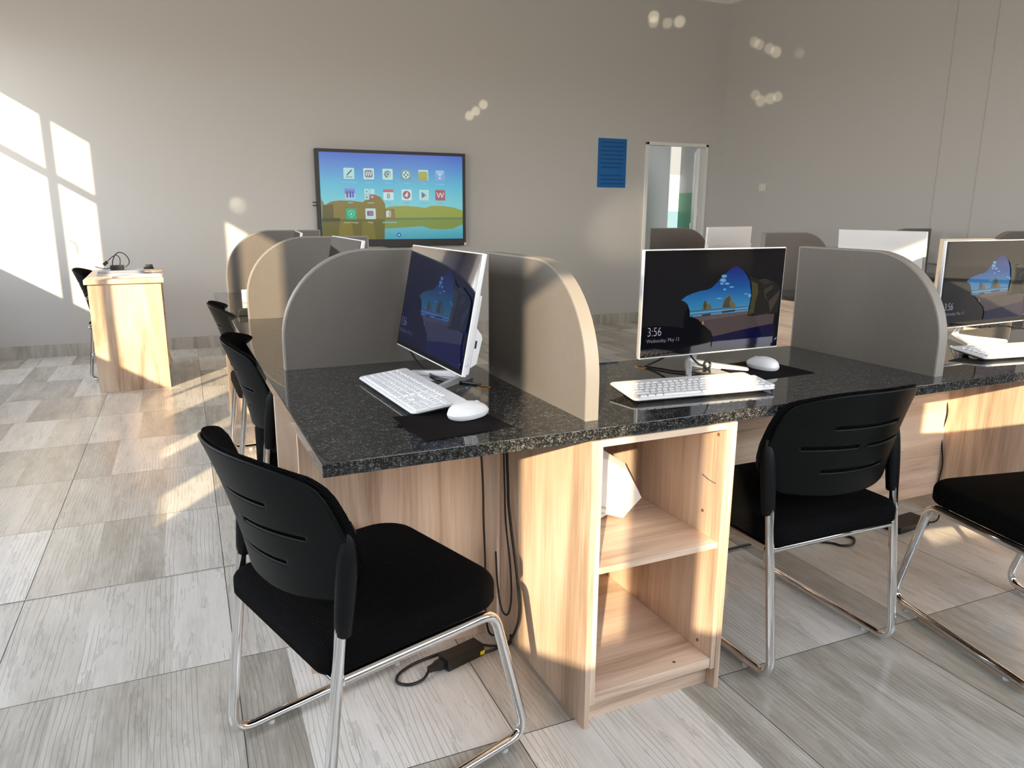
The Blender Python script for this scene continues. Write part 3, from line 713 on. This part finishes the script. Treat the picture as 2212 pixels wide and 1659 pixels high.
def computer(label, loc, rz, zc, tilt, group, scale=1.0, dim=1.0):
    t = thing('desktop_computer', label, 'computer', loc, rz, group)
    M = Matrix.Translation((0, 0, zc)) @ Matrix.Rotation(-tilt, 4, 'X') @ Matrix.Scale(scale, 4)
    w, h = PW/2, PH/2
    MB().box(-w, w, 0, .013, -h, h, .003, seg=3).xf(M).build('casing', pcwhite, t)
    MB().box(-w+.0035, w-.0035, -.0008, .004, -h+.0045, h-.0035, .0004).xf(M).build('bezel', black_gloss, t)
    lock_screen(t, M @ Matrix.Translation((-.260, -.0010, -h+.0165)), dim)
    MB().box(-w+.004, w-.004, .012, .022, -h+.006, .055, .004).xf(M).build('rear_housing', pcwhite, t)
    prof = [(.020, -.135), (.036, -.122), (.040, -.055), (.036, -.045), (.020, -.030)]
    MB().prism([(a, b) for a, b in prof], -w+.02, w-.002, 'X', .0).xf(M).build('port_block', pcwhite, t)
    m = MB(); m.box(w-.0022, w-.0012, .022, .027, -.082, -.062); m.xf(M).build('usb_port', black_plas, t)
    m = MB(); m.box(w-.0024, w-.0008, .024, .033, -.114, -.092, .0004); m.xf(M).build('disc_button', pcwhite, t)
    m = MB(); n_ = 20
    m.tube([(w+.0002, .008+.004*math.cos(a), -.128+.0045*math.sin(a)) for a in [R(200)+R(230)*k/12 for k in range(13)]], .0005, 5); m.xf(M).build('side_logo', plain('blue print', rgb(90, 110, 200), .5), t)
    nk = M @ Vector((0, .030, -.10))
    m = MB(); ax, ay = 0, .098*scale
    pts = [nk, Vector((0, nk.y+.02, nk.z-.03)), Vector((0, ay, .03)), Vector((0, ay, .016))]
    rs = []
    for k, q in enumerate(pts):
        ww = (.026, .024, .021, .020)[k]; tt = (.008, .008, .010, .012)[k]
        rs.append([(q.x+ww*math.cos(a), q.y+tt*math.sin(a), q.z) for a in [2*PI*j/16 for j in range(16)]])
    m.rings(rs).build('stand_neck', silver_m, t)
    for s in (-1, 1):
        m = MB(); a = Vector((s*.004, ay+.008, .012)); b = Vector((s*.118, -.040, .008)); d = (b-a).normalized(); pnl = Vector((-d.y, d.x, 0))
        rs = []
        for q, ww, hh in ((a, .013, .024), (a*.6+b*.4, .011, .017), (b-d*.006, .009, .012), (b, .004, .008)):
            rs.append([q+pnl*ww+Vector((0, 0, -q.z+.0006)), q-pnl*ww+Vector((0, 0, -q.z+.0006)), q-pnl*ww*.75+Vector((0, 0, -q.z+hh)), q+pnl*ww*.75+Vector((0, 0, -q.z+hh))])
        m.rings(rs).build('stand_leg', silver_m, t)
    return t
GC = 'white all-in-one computers'
computer('white all-in-one computer turned side on, nearest the camera, tilted back', wor(.690, 2.032, HT), YI-PI/2+.03, 1.020-HT, R(11.1), GC, 1.0, .55)
computer('white all-in-one computer facing the camera in the middle of the picture', wor(1.516, 1.806, HT), .036, 1.016-HT, R(-.8), GC)
computer('white all-in-one computer cut by the right edge of the picture, right of the dark divider', wor(2.829, 1.825, HT), .058, 1.027-HT, R(1.2), GC)
computer('white screen showing above the second divider of the left row', wor(.592, 2.86, HT), YI-PI/2-.012, 1.024-HT, R(11), GC)
computer('small white screen top showing above the furthest dividers of the left row', wor(.640, 4.30, HT), YI-PI/2-.10, 1.012-HT, R(11), GC)

# ------------------------------------------------------------------ keyboards
def make_keyboard(label, loc, rz):
    t = thing('keyboard', label, 'keyboard', loc, rz, 'white keyboards')
    w, d = .445, .148; sl = .014/d
    M = Matrix.Translation((0, 0, .004)) @ Matrix(((1, 0, 0, 0), (0, 1, 0, 0), (0, sl, 1, .010), (0, 0, 0, 1)))
    O = round_rect(w, d, [.012]*4, 5)
    def ring(i, z): return [(x*(1-2*i/w), y*(1-2*i/d), z) for x, y in O]
    m = MB(); m.rings([ring(.022, -.010+.002), ring(.016, -.006), ring(.002, .001), ring(0, .003), ring(0, .005), ring(.0025, .0075), ring(.006, .008)])
    m.xf(M).build('body', pcwhite, t)
    m = MB(); u = .0188
    def key(cx, cy, kw=1.0, kh=1.0, hh=.0048):
        a, b = kw*u-.0026, kh*u-.0026
        rs = []
        for i, z in ((0, .0075), (.0006, .0075+hh*.7), (.0022, .0075+hh)):
            rs.append([(cx+sx*(a/2-i), cy+sy*(b/2-i), z) for sx, sy in ((-1, -1), (1, -1), (1, 1), (-1, 1))])
        m.rings(rs, False, True)
    x0, y0 = -w/2+.0215, -d/2+.0175
    rows = [[1.25, 1.25, 1.25, 6.25, 1.25, 1.25, 1.25, 1.25], [2.25]+[1]*10+[2.75], [1.75]+[1]*11+[2.25], [1.5]+[1]*12+[1.5], [1]*13+[2]]
    for r_, row in enumerate(rows):
        x = 0
        for kw in row: key(x0+(x+kw/2)*u, y0+r_*u, kw); x += kw
    xn = x0+15.35*u
    for k in range(3): key(xn+(k+.5)*u, y0, hh=.0042)
    key(xn+1.5*u, y0+u, hh=.0042)
    for r_ in (3, 4):
        for k in range(3): key(xn+(k+.5)*u, y0+r_*u)
    xp = x0+18.7*u
    key(xp+u, y0, 2); key(xp+2.5*u, y0)
    for r_ in (1, 2, 3, 4):
        for k in range(3): key(xp+(k+.5)*u, y0+r_*u)
    key(xp+3.5*u, y0+.5*u, 1, 2); key(xp+3.5*u, y0+2.5*u, 1, 2); key(xp+3.5*u, y0+4*u)
    yf = y0+5.12*u
    for k, xx in enumerate([.5, 2.3, 3.3, 4.3, 5.3, 6.9, 7.9, 8.9, 9.9, 11.5, 12.5, 13.5, 14.5, 15.85, 16.85, 17.85]): key(x0+xx*u, yf, 1, .72, .0035)
    m.xf(M).build('keycaps', keywhite, t, smooth=False)
    for s in (-1, 1): MB().box(s*.17-.016, s*.17+.016, d/2-.03, d/2-.016, .0004, .020, .002).build('foot', pcwhite, t)
    for s in (-1, 1): MB().box(s*.17-.012, s*.17+.012, -d/2+.030, -d/2+.038, .0004, .010, .001).build('foot', glide_m, t)
    return t
kb = make_keyboard('white keyboard beside the mouse on the near left corner of the worktop', (.525, 1.902, HT), R(-85.5))
copy_tree(kb, (1.262, 1.640, HT), R(-4.0), 'white sunlit keyboard in front of the middle computer', 'white keyboards')
copy_tree(kb, (2.675, 1.672, HT), R(-6.0), 'white keyboard cut by the right edge of the picture', 'white keyboards')

# ------------------------------------------------------------------ mice and pads
def mouse(label, loc, rz):
    t = thing('mouse', label, 'mouse', loc, rz, 'white computer mice')
    def ring(z, k, dy=0, kx=1.0):
        out = []
        for j in range(32):
            a = 2*PI*j/32; c, s = math.cos(a), math.sin(a)
            x = .0325*k*kx*math.copysign(abs(c)**.8, c); y = .057*k*math.copysign(abs(s)**.86, s)+dy
            tip = .006 if s > .9 else 0
            out.append((x*(1-.12*s if s > 0 else 1), y+tip*0, z+.0))
        return out
    m = MB(); m.rings([ring(.001, .90), ring(.004, .97), ring(.010, 1.02), ring(.013, 1.03)], True, False); m.build('base_shell', pcwhite, t)
    m = MB()
    rs = [ring(.0132, 1.03)]
    for k in range(1, 9):
        a = .5*PI*k/8; rs.append([(x, y, .0132+.026*math.sin(a)*(1-.22*max(y, 0)/.057)) for x, y, z in ring(0, math.cos(a)**.75*.98+.02, -.004*math.sin(a))])
    m.rings(rs, False, True); m.build('top_shell', pcwhite, t)
    MB().cyl((-.003, .027, .0275), .0085, .006, 'X', 20).build('scroll_wheel', keywhite, t)
    m = MB(); m.tube(spline([(-.0305, -.002, .0175), (-.018, .002, .0340), (0, .004, .0385), (.018, .002, .0340), (.0305, -.002, .0175)]), .0006, 6); m.build('button_seam', plain('grey seam', (.35, .35, .36, 1), .5), t)
    return t
def pad4(label, c, lift=None):
    q = [wor(*p) for p in c]
    n_ = 10
    cc = (sum(p[0] for p in q)/4, sum(p[1] for p in q)/4)
    t = bmesh.new(); V = {}
    for lay in (0, 1):
        for i in range(n_+1):
            for j in range(n_+1):
                u, v = i/n_, j/n_
                p = [q[0][k]*(1-u)*(1-v)+q[1][k]*u*(1-v)+q[2][k]*u*v+q[3][k]*(1-u)*v for k in (0, 1)]
                V[lay, i, j] = t.verts.new((p[0]-cc[0], p[1]-cc[1], .0005+lay*.0022+(lift(u, v) if lift else 0)))
    for i in range(n_):
        for j in range(n_):
            t.faces.new([V[1, i, j], V[1, i+1, j], V[1, i+1, j+1], V[1, i, j+1]]); t.faces.new([V[0, i, j], V[0, i, j+1], V[0, i+1, j+1], V[0, i+1, j]])
    for k in range(n_):
        for a, b in (((k, 0), (k+1, 0)), ((n_, k), (n_, k+1)), ((k+1, n_), (k, n_)), ((0, k+1), (0, k))):
            t.faces.new([V[0, a[0], a[1]], V[0, b[0], b[1]], V[1, b[0], b[1]], V[1, a[0], a[1]]])
    bmesh.ops.recalc_face_normals(t, faces=t.faces[:]); m = MB(); m._merge(t, 0)
    return solo(m, 'mouse_pad', pad_m, label, 'mouse pad', (cc[0], cc[1], HT), 0, 'dark mouse pads')
pad4('dark curled mouse pad on the near left corner of the worktop', [(.452, 1.654), (.477, 1.469), (.694, 1.498), (.672, 1.715)], lambda u, v: .010*max(0, 1-u*2.2)*max(0, 1-v*2.5))
pad4('black mouse pad on the granite before the dark divider right of the middle computer', [(1.570, 1.660), (1.808, 1.668), (1.796, 1.896), (1.575, 1.872)])
mouse('white mouse on the curled mouse pad at the near corner', wor(.628, 1.612, HT+.0035), R(-68))
mouse('white mouse on the black pad right of the middle computer', wor(1.696, 1.775, HT+.003), R(6))

# ------------------------------------------------------------------ chairs
def shell_y(x, z): return -.033-.227*(z-.6)-.366*(z-.6)**2+.090*abs(x/.24)**2.18
HW = [(0, .196), (.05, .212), (.12, .228), (.22, .240), (.34, .246), (.5, .247), (.7, .243), (.84, .238), (.92, .231), (.97, .221), (1, .206)]
def hw(t):
    for (a, ha), (b, hb) in zip(HW, HW[1:]):
        if t <= b: return ha+(hb-ha)*(t-a)/(b-a)
    return HW[-1][1]
SLOTS = [(.735, -.116, .116), (.672, -.180, -.020), (.672, .004, .180), (.602, -.116, .116)]
def make_chair(label, loc, rz, group):
    t = thing('visitor_chair', label, 'chair', loc, rz, group)
    m = MB(); cushion(m, .478, .470, .398, .462, [.045, .045, .085, .085], .026, .006, 0, .222); m.build('seat', fabric_m, t, ang=60)
    # back shell with slots
    nx, nz = 72, 56; bm = bmesh.new(); V = []
    for j in range(nz+1):
        tt = j/nz; row = []
        for i in range(nx+1):
            s = 2*i/nx-1; zb = .527+.010*s*s; zt = .8365-.030*abs(s)**3
            z = zb+(zt-zb)*tt; x = s*hw(tt); row.append(bm.verts.new((x, shell_y(x, z), z)))
        V.append(row)
    for j in range(nz):
        for i in range(nx):
            q = (V[j][i], V[j][i+1], V[j+1][i+1], V[j+1][i]); cx = sum(v.co.x for v in q)/4
            if any(j in (int((z-.527)/.3095*nz), int((z-.527)/.3095*nz)+1) and a < cx < b for z, a, b in SLOTS): continue
            bm.faces.new(q)
    bmesh.ops.recalc_face_normals(bm, faces=bm.faces[:])
    m = MB(); m._merge(bm, 0); o = m.build('back_shell', shell_m, t, ang=50)
    sd = o.modifiers.new('thick', 'SOLIDIFY'); sd.thickness = .007; sd.offset = 0
    # padded inner face
    bm = bmesh.new(); nx, nz = 40, 34; F = []
    for off, fl in ((.010, 1.04), (.030, 1.0)):
        V = []
        for j in range(nz+1):
            tt = j/nz; row = []
            for i in range(nx+1):
                s = 2*i/nx-1; zb = .535+.010*s*s; zt = .840-.030*abs(s)**3
                z = zb+(zt-zb)*tt; x = s*hw(tt)*(1.055 if fl > 1 else 1.03)
                edge = min(1, 6*min(tt, 1-tt), 6*(1-abs(s)))
                o_ = .008+(off-.008)*edge if fl == 1.0 else .006
                dx = -.18*x/.24; nrm = Vector((dx*.9, 1, .4)).normalized()
                row.append(bm.verts.new(Vector((x, shell_y(x, z), z))+nrm*o_))
            V.append(row)
        F.append(V)
    for V, sgn in ((F[0], 1), (F[1], -1)):
        for j in range(nz):
            for i in range(nx):
                q = [V[j][i], V[j][i+1], V[j+1][i+1], V[j+1][i]]; bm.faces.new(q if sgn > 0 else q[::-1])
    bnd = [(0, i) for i in range(nx)]+[(j, nx) for j in range(nz)]+[(nz, i) for i in range(nx, 0, -1)]+[(j, 0) for j in range(nz, 0, -1)]
    for a, b in zip(bnd, bnd[1:]+bnd[:1]): bm.faces.new((F[0][a[0]][a[1]], F[0][b[0]][b[1]], F[1][b[0]][b[1]], F[1][a[0]][a[1]]))
    bmesh.ops.recalc_face_normals(bm, faces=bm.faces[:])
    m = MB(); m._merge(bm, 0); m.build('back_pad', fabric_m, t, ang=70)
    for s in (-1, 1):
        x = s*.237; ly = lambda z: -.03+.115*z; zr = .0185
        path = fillet([(x, ly(.655), .655), (x, ly(0)-.004, zr), (x, .515, zr), (x, .412, .385), (x*.98, ly(.385)+.012, .385)], [.055, .060, .040], 9)
        MB().tube(path, .0125, 16).build('side_frame', chrome_m, t, ang=60)
        zz = [.482, .486, .52, .56, .60, .64, .67, .695, .71]; rr = [.0150, .0175, .0190, .0205, .0210, .0200, .0170, .0115, .003]
        MB().tube([(x, ly(z)+.004, z) for z in zz], rr, 18).build('sleeve', sleeve_m, t, ang=60)
        for y in (.065, .445): MB().cyl((x, y, .0003), .0095, .010, 'Z', 14).build('glide', glide_m, t)
    MB().tube([(-.228, -.03+.115*.385, .385), (.228, -.03+.115*.385, .385)], .0105, 14).build('crossbar', chrome_m, t)
    MB().tube([(-.228, .375, .385), (.228, .375, .385)], .0105, 14).build('crossbar', chrome_m, t)
    return t
GH = 'black visitor chairs with chrome sled legs'
ch = make_chair('black chair with chrome sled legs nearest the camera, turned to the left worktop', (.115, 1.524, 0), R(18.3)-PI/2, GH)
copy_tree(ch, (1.631, 1.424, 0), R(90.6)-PI/2, 'black chair right of the open bookcase, its back to the camera', GH)
copy_tree(ch, (2.250, 1.040, 0), R(80.0)-PI/2, 'black chair cut by the right edge, only seat and front legs showing', GH)
copy_tree(ch, (.197, 2.810, 0), R(-3.8)-PI/2, 'black chair second along the left worktop, directly behind the front one', GH)
copy_tree(ch, (.187, 3.909, 0), R(1.6)-PI/2, 'sunlit black chair furthest along the left worktop', GH)
copy_tree(ch, (-.687, 6.577, 0), R(-2.2)-PI/2, 'black chair tucked behind the small oak desk by the back wall', GH)

# ------------------------------------------------------------------ small oak desk
td = thing('office_desk', 'small oak drawer desk standing alone near the back wall, papers on top', 'desk', (-.637, 5.912, 0), R(1.5))
DW, DD = .463, .955
MB().box(-.022, DW+.020, -.022, DD+.02, .772, .806, .003).build('desktop', oak_y, td)
MB().box(0, DW, 0, .018, 0, .772, .001).build('side_panel', oak_z, td)
MB().box(0, DW, DD-.018, DD, 0, .772, .001).build('side_panel', oak_z, td)
MB().box(DW-.004, DW+.012, .018, DD-.018, .14, .772, .001).build('modesty_panel', oak_y, td)
MB().box(.03, DW-.01, .018, .42, .14, .77, .001).build('drawer_box', oak_z, td)
for z0, z1 in ((.16, .35), (.36, .55), (.56, .76)):
    d_ = MB().box(-.004, .014, .024, .415, z0, z1, .001).build('drawer', oak_y, td)
    zc_ = (z0+z1)/2
    MB().tube(fillet([(-.004, .14, zc_), (-.034, .14, zc_), (-.034, .30, zc_), (-.004, .30, zc_)], .012), .005, 10).build('handle', chrome_m, d_)
TZ = .8062
t = thing('ring_binder', 'silver grey folder stack under the black cables on the small desk', 'folder', (-.45, 6.36, TZ), R(4))
MB().box(-.155, .155, -.11, .11, .020, .032, .002).build('folder', greyblue, t)
MB().box(-.160, .150, -.108, .108, .010, .0195, .002).build('folder', greyblue, t)
MB().box(-.165, .155, -.112, .112, .0006, .0095, .002).build('paper_stack', paper_m, t)
t = thing('notebook', 'flat white book at the front right of the small desk', 'book', (-.33, 6.08, TZ), R(8))
MB().box(-.17, .155, -.075, .10, .0005, .012, .002).build('cover', paper_m, t)
t = thing('small_black_box', 'small black block on the right end of the silver folders', 'box', (-.262, 6.38, TZ+.0328), R(4))
MB().box(-.035, .035, -.03, .03, 0, .016, .003).build('body', black_plas, t); MB().box(-.022, .030, -.02, .02, .016, .034, .003).build('lid', plain('dark grey plastic', (.05, .05, .05, 1), .5), t)
t = thing('charger', 'tangled black charger with looped cable on the silver folders', 'charger', (-.475, 6.37, TZ+.0328), 0)
MB().box(-.045, .045, -.03, .03, 0, .034, .004).build('body', black_plas, t)
m = MB(); m.tube(spline([(-.04, 0, .016), (-.075, .0, .008), (-.11, .0, .014), (-.145, .0, .026)]), .003, 8)
m.tube(spline([(-.03, 0, .03), (-.022, .0, .075), (-.003, .01, .112), (.025, .01, .128), (.062, .0, .112), (.085, .0, .07), (.075, 0, .035), (.04, 0, .012)]), .0035, 8)
m.tube(spline([(-.062, .01, .062), (-.030, .01, .092), (0, .0, .108), (.022, -.005, .092), (.025, 0, .06), (.02, 0, .034)]), .003, 8)
m.build('cable', rubber, t)
MB().box(-.012, .012, -.008, .008, -.018, .018, .003).xf(Matrix.Translation((-.075, .01, .048)) @ Matrix.Rotation(R(50), 4, 'Y')).build('plug', black_plas, t)
m = MB()
for k in (0, .012, .024): m.box(.044, .062, -.012+k, -.009+k, .018+.3*k, .021+.3*k)
m.build('prong', steel_m, t)

# ------------------------------------------------------------------ little things on the left row
t = isl_thing('tissue_box', 'small white printed carton near the far end of the left worktop', 'box', .40, 4.26, HT)
MB().box(-.045, .045, -.03, .03, .0005, .066, .002).build('carton', paper_m, t); MB().box(-.04, .02, -.0305, -.03, .040, .058).build('print', plain('pale blue print', rgb(150, 176, 190), .5), t)
t = isl_thing('card_reader', 'small black box on the granite just behind the second divider', 'box', .335, 3.72, HT)
MB().box(-.05, .06, -.035, .035, .0005, .030, .004).build('body', black_plas, t)

# ------------------------------------------------------------------ cables and adapter
t = isl_thing('power_adapter', 'black power brick with yellow sticker on the floor under the front left worktop', 'power adapter', .682, 1.822, 0, R(16.5))
MB().box(-.066, .066, -.026, .026, .0004, .036, .003).build('body', brown_plas, t)
MB().box(.050, .066, -.0265, -.0258, .006, .018).build('sticker', yellow_m, t)
m = MB(); m.rings([[(x, s1*w_, .018+s2*w_*.8) for s1, s2 in ((-1, -1), (1, -1), (1, 1), (-1, 1))] for x, w_ in ((-.066, .013), (-.085, .013), (-.100, .009), (-.115, .008), (-.118, .006))]); m.build('plug', black_plas, t)
m = MB(); m.tube(spline([(-.115, 0, .015), (-.145, -.012, .006), (-.185, -.006, .005), (-.205, .025, .005), (-.18, .055, .005), (-.12, .068, .005), (-.04, .062, .005), (.02, .05, .006)]), .0042, 10)
m.tube(spline([(.066, 0, .018), (.085, .002, .012), (.11, -.012, .006), (.155, -.035, .005), (.175, -.018, .02)]), .0038, 10); m.build('lead', rubber, t)
t = isl_thing('hanging_cable', 'thin black cord hanging from the worktop, left of the pair', 'cord', .765, 1.883)
m = MB(); m.tube(spline([(0, 0, .764), (.002, 0, .66), (.008, 0, .58), (.012, 0, .50), (.014, .002, .40), (.018, 0, .26), (.018, .002, .14), (.03, .004, .03), (.06, 0, .006)]), .0032, 8); m.build('lead', rubber, t)
t = isl_thing('hanging_cable', 'thick doubled black cord looping down beside the bookcase side', 'cord', .843, 1.86)
m = MB(); m.tube(spline([(0, 0, .764), (-.002, -.002, .62), (-.002, -.01, .52), (-.003, -.02, .44), (-.003, -.055, .33), (-.004, -.085, .24), (-.004, -.10, .16), (-.01, -.095, .10), (-.025, -.07, .04), (-.055, -.045, .012), (-.10, -.04, .005)]), .0042, 10)
m.tube(spline([(-.010, .004, .764), (-.011, .0, .62), (-.011, -.008, .50), (-.012, -.018, .40), (-.012, -.05, .28), (-.012, -.06, .18), (-.018, -.05, .12), (-.03, -.03, .13), (-.032, -.005, .2), (-.034, .004, .30)]), .0030, 8); m.build('lead', rubber, t)
t = isl_thing('hanging_cable', 'thin black cord hanging on the end panel at the right', 'cord', 2.949, 1.97)
m = MB(); m.tube(spline([(0, .02, .764), (-.001, .015, .66), (-.002, .035, .56), (-.001, .02, .46), (-.002, .03, .36), (-.001, .01, .24), (-.003, .015, .13), (-.012, -.015, .04), (-.06, -.04, .006), (-.12, -.03, .004)]), .0032, 8); m.build('lead', rubber, t)
t = isl_thing('floor_cable', 'black cable looping over the floor under the middle chair', 'cable', 1.9, 1.9)
m = MB(); m.tube(spline([(-.6, .12, .005), (-.25, .16, .005), (0, .175, .005), (.16, .17, .005), (.30, .12, .005), (.40, .055, .005), (.42, .02, .005), (.47, .01, .005), (.52, .05, .005), (.50, .085, .005)]), .0045, 10); m.build('lead', rubber, t)
t = isl_thing('extension_block', 'flat black block on the floor under the back board right of the middle chair', 'extension block', 2.735, 1.955, 0, R(5))
MB().box(-.11, .09, -.045, .045, .0004, .03, .004).build('body', black_plas, t)
t = isl_thing('computer_cable', 'black cables running from the brass ring to the middle computer foot', 'cable', 1.39, 1.94, HT)
m = MB(); m.tube(spline([(-.02, .01, .003), (.02, .0, .02), (.06, -.02, .045), (.10, -.05, .062), (.13, -.085, .06)]), .0034, 8)
m.tube(spline([(-.02, .008, .003), (.0, -.04, .004), (.02, -.09, .004), (.06, -.13, .004), (.10, -.16, .004)]), .0030, 8)
m.tube(spline([(.10, -.05, .062), (.105, -.06, .04), (.12, -.08, .018), (.145, -.09, .010)]), .0028, 8)
m.build('lead', rubber, t)
m = MB(); m.tube([(.148-.012*math.sin(a), -.09+.002*math.cos(a), .014+.012*math.cos(a)) for a in [2*PI*k/18 for k in range(19)]], .004, 8); m.build('cable_tie', rubber, t)
t = isl_thing('computer_cable', 'black cable on the granite under the tilted near computer', 'cable', .70, 2.05, HT)
m = MB(); m.tube(spline([(-.02, .20, .05), (-.012, .14, .02), (-.005, .07, .006), (.0, .0, .004), (.03, -.06, .004), (.085, -.13, .003)]), .0034, 8); m.build('lead', rubber, t)

# ================================================================== the island behind
A0 = 3.41
mb = MB(); mb.prism([(A0, 1.35), (4.06, 1.35), (4.06, 4.96), (A0, 4.96)], HT-.03, HT, 'Z', .003)
isl_solo(mb, 'granite_worktop', granite_m, 'black granite worktop of the desk group behind the middle computer', 'worktop')
isl_solo(MB().box(0, .016, 0, 3.55, .0, .764, .001), 'modesty_panel', oak_y, 'pale oak back board of the desk group behind, sunlit beside the dark divider', 'panel', A0+.012, 1.38)
divider(.60, 'dark divider before the doorway, behind the middle computer', A0+.025, 4.92, 0, GD)
divider(.60, 'olive brown divider showing between the middle computer and the dark grey divider', A0+.025, 3.68, 0, GD)
divider(.60, 'tan sunlit divider rising behind the right edge computer', A0+.025, 2.46, 0, GD)
computer('back of a white computer showing above the middle screen, before the doorway corner', wor(3.735, 4.36, HT), YI+PI+R(20), 1.185-.161*1.15-HT, R(2), GC, 1.15)
computer('back of a white computer lit by sun above the dark grey divider', wor(3.66, 2.99, HT), YI+PI/2+R(4), 1.192-.161-HT, R(4), GC)
# wall bench along the right wall
isl_solo(MB().prism([(5.42, 1.6), (5.96, 1.6), (5.90, 6.2), (5.42, 6.2)], HT-.03, HT, 'Z', .003), 'granite_worktop', granite_m, 'black granite bench running along the right wall', 'worktop')
isl_solo(MB().box(0, .5, 0, 4.4, 0, .764), 'bench_cabinet', oak_z, 'closed cabinet run under the granite bench on the right wall', 'cabinet', 5.44, 1.75)
divider(.56, 'black divider end peeping over the sunlit computer back', 5.92, 4.38, PI, GD)
divider(.56, 'black rounded divider corner at the right edge above the last computer', 5.93, 3.52, PI, GD)

# ================================================================== light
sun_dir = Vector((1.0, 1.48, -.630)).normalized()
sd = bpy.data.lights.new('sun', 'SUN'); sd.energy = 10.5; sd.angle = R(.6); sd.color = (1.0, .79, .52)
so = bpy.data.objects.new('sun', sd); C.objects.link(so); so.location = (-6, -8, 6); so.rotation_euler = sun_dir.to_track_quat('-Z', 'Y').to_euler()
def portal(loc, sx, sy, rot):
    a = bpy.data.lights.new('window_daylight', 'AREA'); a.shape = 'RECTANGLE'; a.size = sx; a.size_y = sy; a.cycles.is_portal = True
    o = bpy.data.objects.new('window_daylight', a); C.objects.link(o); o.location = loc; o.rotation_euler = rot
zc_ = (ZS+ZH)/2
portal((XL-.08, (4.06-.067)/2, zc_), 1.6, 4.14, (0, R(-90), 0)); portal((XL-.08, 6.39, zc_), 1.6, 1.74, (0, R(-90), 0))
portal((-.592, YR-.08, zc_), .82, 1.6, (R(90), 0, 0)); portal((2.07, YR-.08, zc_), 2.58, 1.6, (R(90), 0, 0)); portal((4.66, YR-.08, zc_), 1.86, 1.6, (R(90), 0, 0))
pl = bpy.data.lights.new('passage_fill', 'AREA'); pl.size = .6; pl.energy = 4.5; pl.color = (.92, .97, 1)  # unseen area light added to brighten the passage
po_ = bpy.data.objects.new('passage_fill', pl); C.objects.link(po_); po_.location = (5.6, 8.4, 2.55)
def add_glint_spot(src, dst, ang, power, blend=.7, col=(1, .86, .62)):  # added spot lamps standing in for sun reflected onto the walls
    d = bpy.data.lights.new('glint_spot', 'SPOT'); d.energy = power; d.spot_size = R(ang); d.spot_blend = blend; d.color = col; d.shadow_soft_size = .002
    o = bpy.data.objects.new('glint_spot', d); C.objects.link(o); o.location = src
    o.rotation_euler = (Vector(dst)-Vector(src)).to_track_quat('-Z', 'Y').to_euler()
def ray_to(px, axis, val):                          # the wall point that an added spot lamp is aimed at
    q = f*1.0+r2*((px[0]-1106)/1605.2)-u2*((px[1]-829.5)/1605.2); o = Vector((0, 0, 1.28)); k = (val-o[axis])/q[axis]; return o+q*k
yaw, pitch, roll = 0.41106, 0.22756, 0.005785
f = Vector((math.sin(yaw)*math.cos(pitch), math.cos(yaw)*math.cos(pitch), -math.sin(pitch)))
rt = Vector((math.cos(yaw), -math.sin(yaw), 0)); up = rt.cross(f)
r2 = rt*math.cos(roll)+up*math.sin(roll); u2 = -rt*math.sin(roll)+up*math.cos(roll)
SRC = (.842, 1.62, 1.20)                            # added spot lamps sit here, at the rounded edge of the divider
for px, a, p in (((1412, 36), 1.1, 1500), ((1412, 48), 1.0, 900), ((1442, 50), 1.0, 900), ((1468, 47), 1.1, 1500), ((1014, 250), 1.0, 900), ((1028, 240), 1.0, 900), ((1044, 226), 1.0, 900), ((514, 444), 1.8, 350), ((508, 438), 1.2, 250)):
    add_glint_spot(SRC, ray_to(px, 1, YB), a, p)
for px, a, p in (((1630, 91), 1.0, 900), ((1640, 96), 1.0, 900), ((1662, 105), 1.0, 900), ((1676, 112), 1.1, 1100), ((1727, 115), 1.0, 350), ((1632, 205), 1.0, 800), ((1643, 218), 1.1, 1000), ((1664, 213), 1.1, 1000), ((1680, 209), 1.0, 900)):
    add_glint_spot(SRC, ray_to(px, 0, XR), a, p)
add_glint_spot((1.35, 4.6, .02), ray_to((1365, 490), 1, YB), 13, 260, 1.0, (1, .84, .60))  # added wide spot lamp at the floor for a soft glow near the doorway
w = bpy.data.worlds.new('sky'); bpy.context.scene.world = w; w.use_nodes = True
n, l = w.node_tree.nodes, w.node_tree.links; bg = n['Background']
tc = N(n, 'ShaderNodeTexCoord'); sp = N(n, 'ShaderNodeSeparateXYZ'); l.new(tc.outputs['Generated'], sp.inputs[0])
mr = N(n, 'ShaderNodeMapRange'); mr.inputs[1].default_value = -1; mr.inputs[2].default_value = 1; l.new(sp.outputs[2], mr.inputs[0])
r = ramp(n, [(0.0, (.36, .34, .31, 1)), (.485, (.58, .54, .48, 1)), (.51, (1.0, .98, .94, 1)), (.62, (.90, .94, .97, 1)), (1.0, (.60, .74, 1.0, 1))])
l.new(mr.outputs[0], r.inputs[0]); l.new(r.outputs[0], bg.inputs[0]); bg.inputs[1].default_value = 8.2

# ================================================================== camera
cam = bpy.data.cameras.new('camera'); co = bpy.data.objects.new('camera', cam); C.objects.link(co)
cam.sensor_width = 36; cam.lens = 1605.2/2212*36; cam.clip_start = .05
M = Matrix((r2, u2, -f)).transposed().to_4x4(); M.translation = (0, 0, 1.28); co.matrix_world = M
S = bpy.context.scene; S.camera = co
S.view_settings.view_transform = 'Standard'; S.view_settings.look = 'None'; S.view_settings.exposure = 0; S.view_settings.gamma = 1
S.view_settings.use_curve_mapping = False
S.cycles.use_denoising = True; S.cycles.max_bounces = 10; S.cycles.diffuse_bounces = 6; S.cycles.transparent_max_bounces = 12
S.cycles.caustics_reflective = False; S.cycles.caustics_refractive = False; S.cycles.sample_clamp_indirect = 8
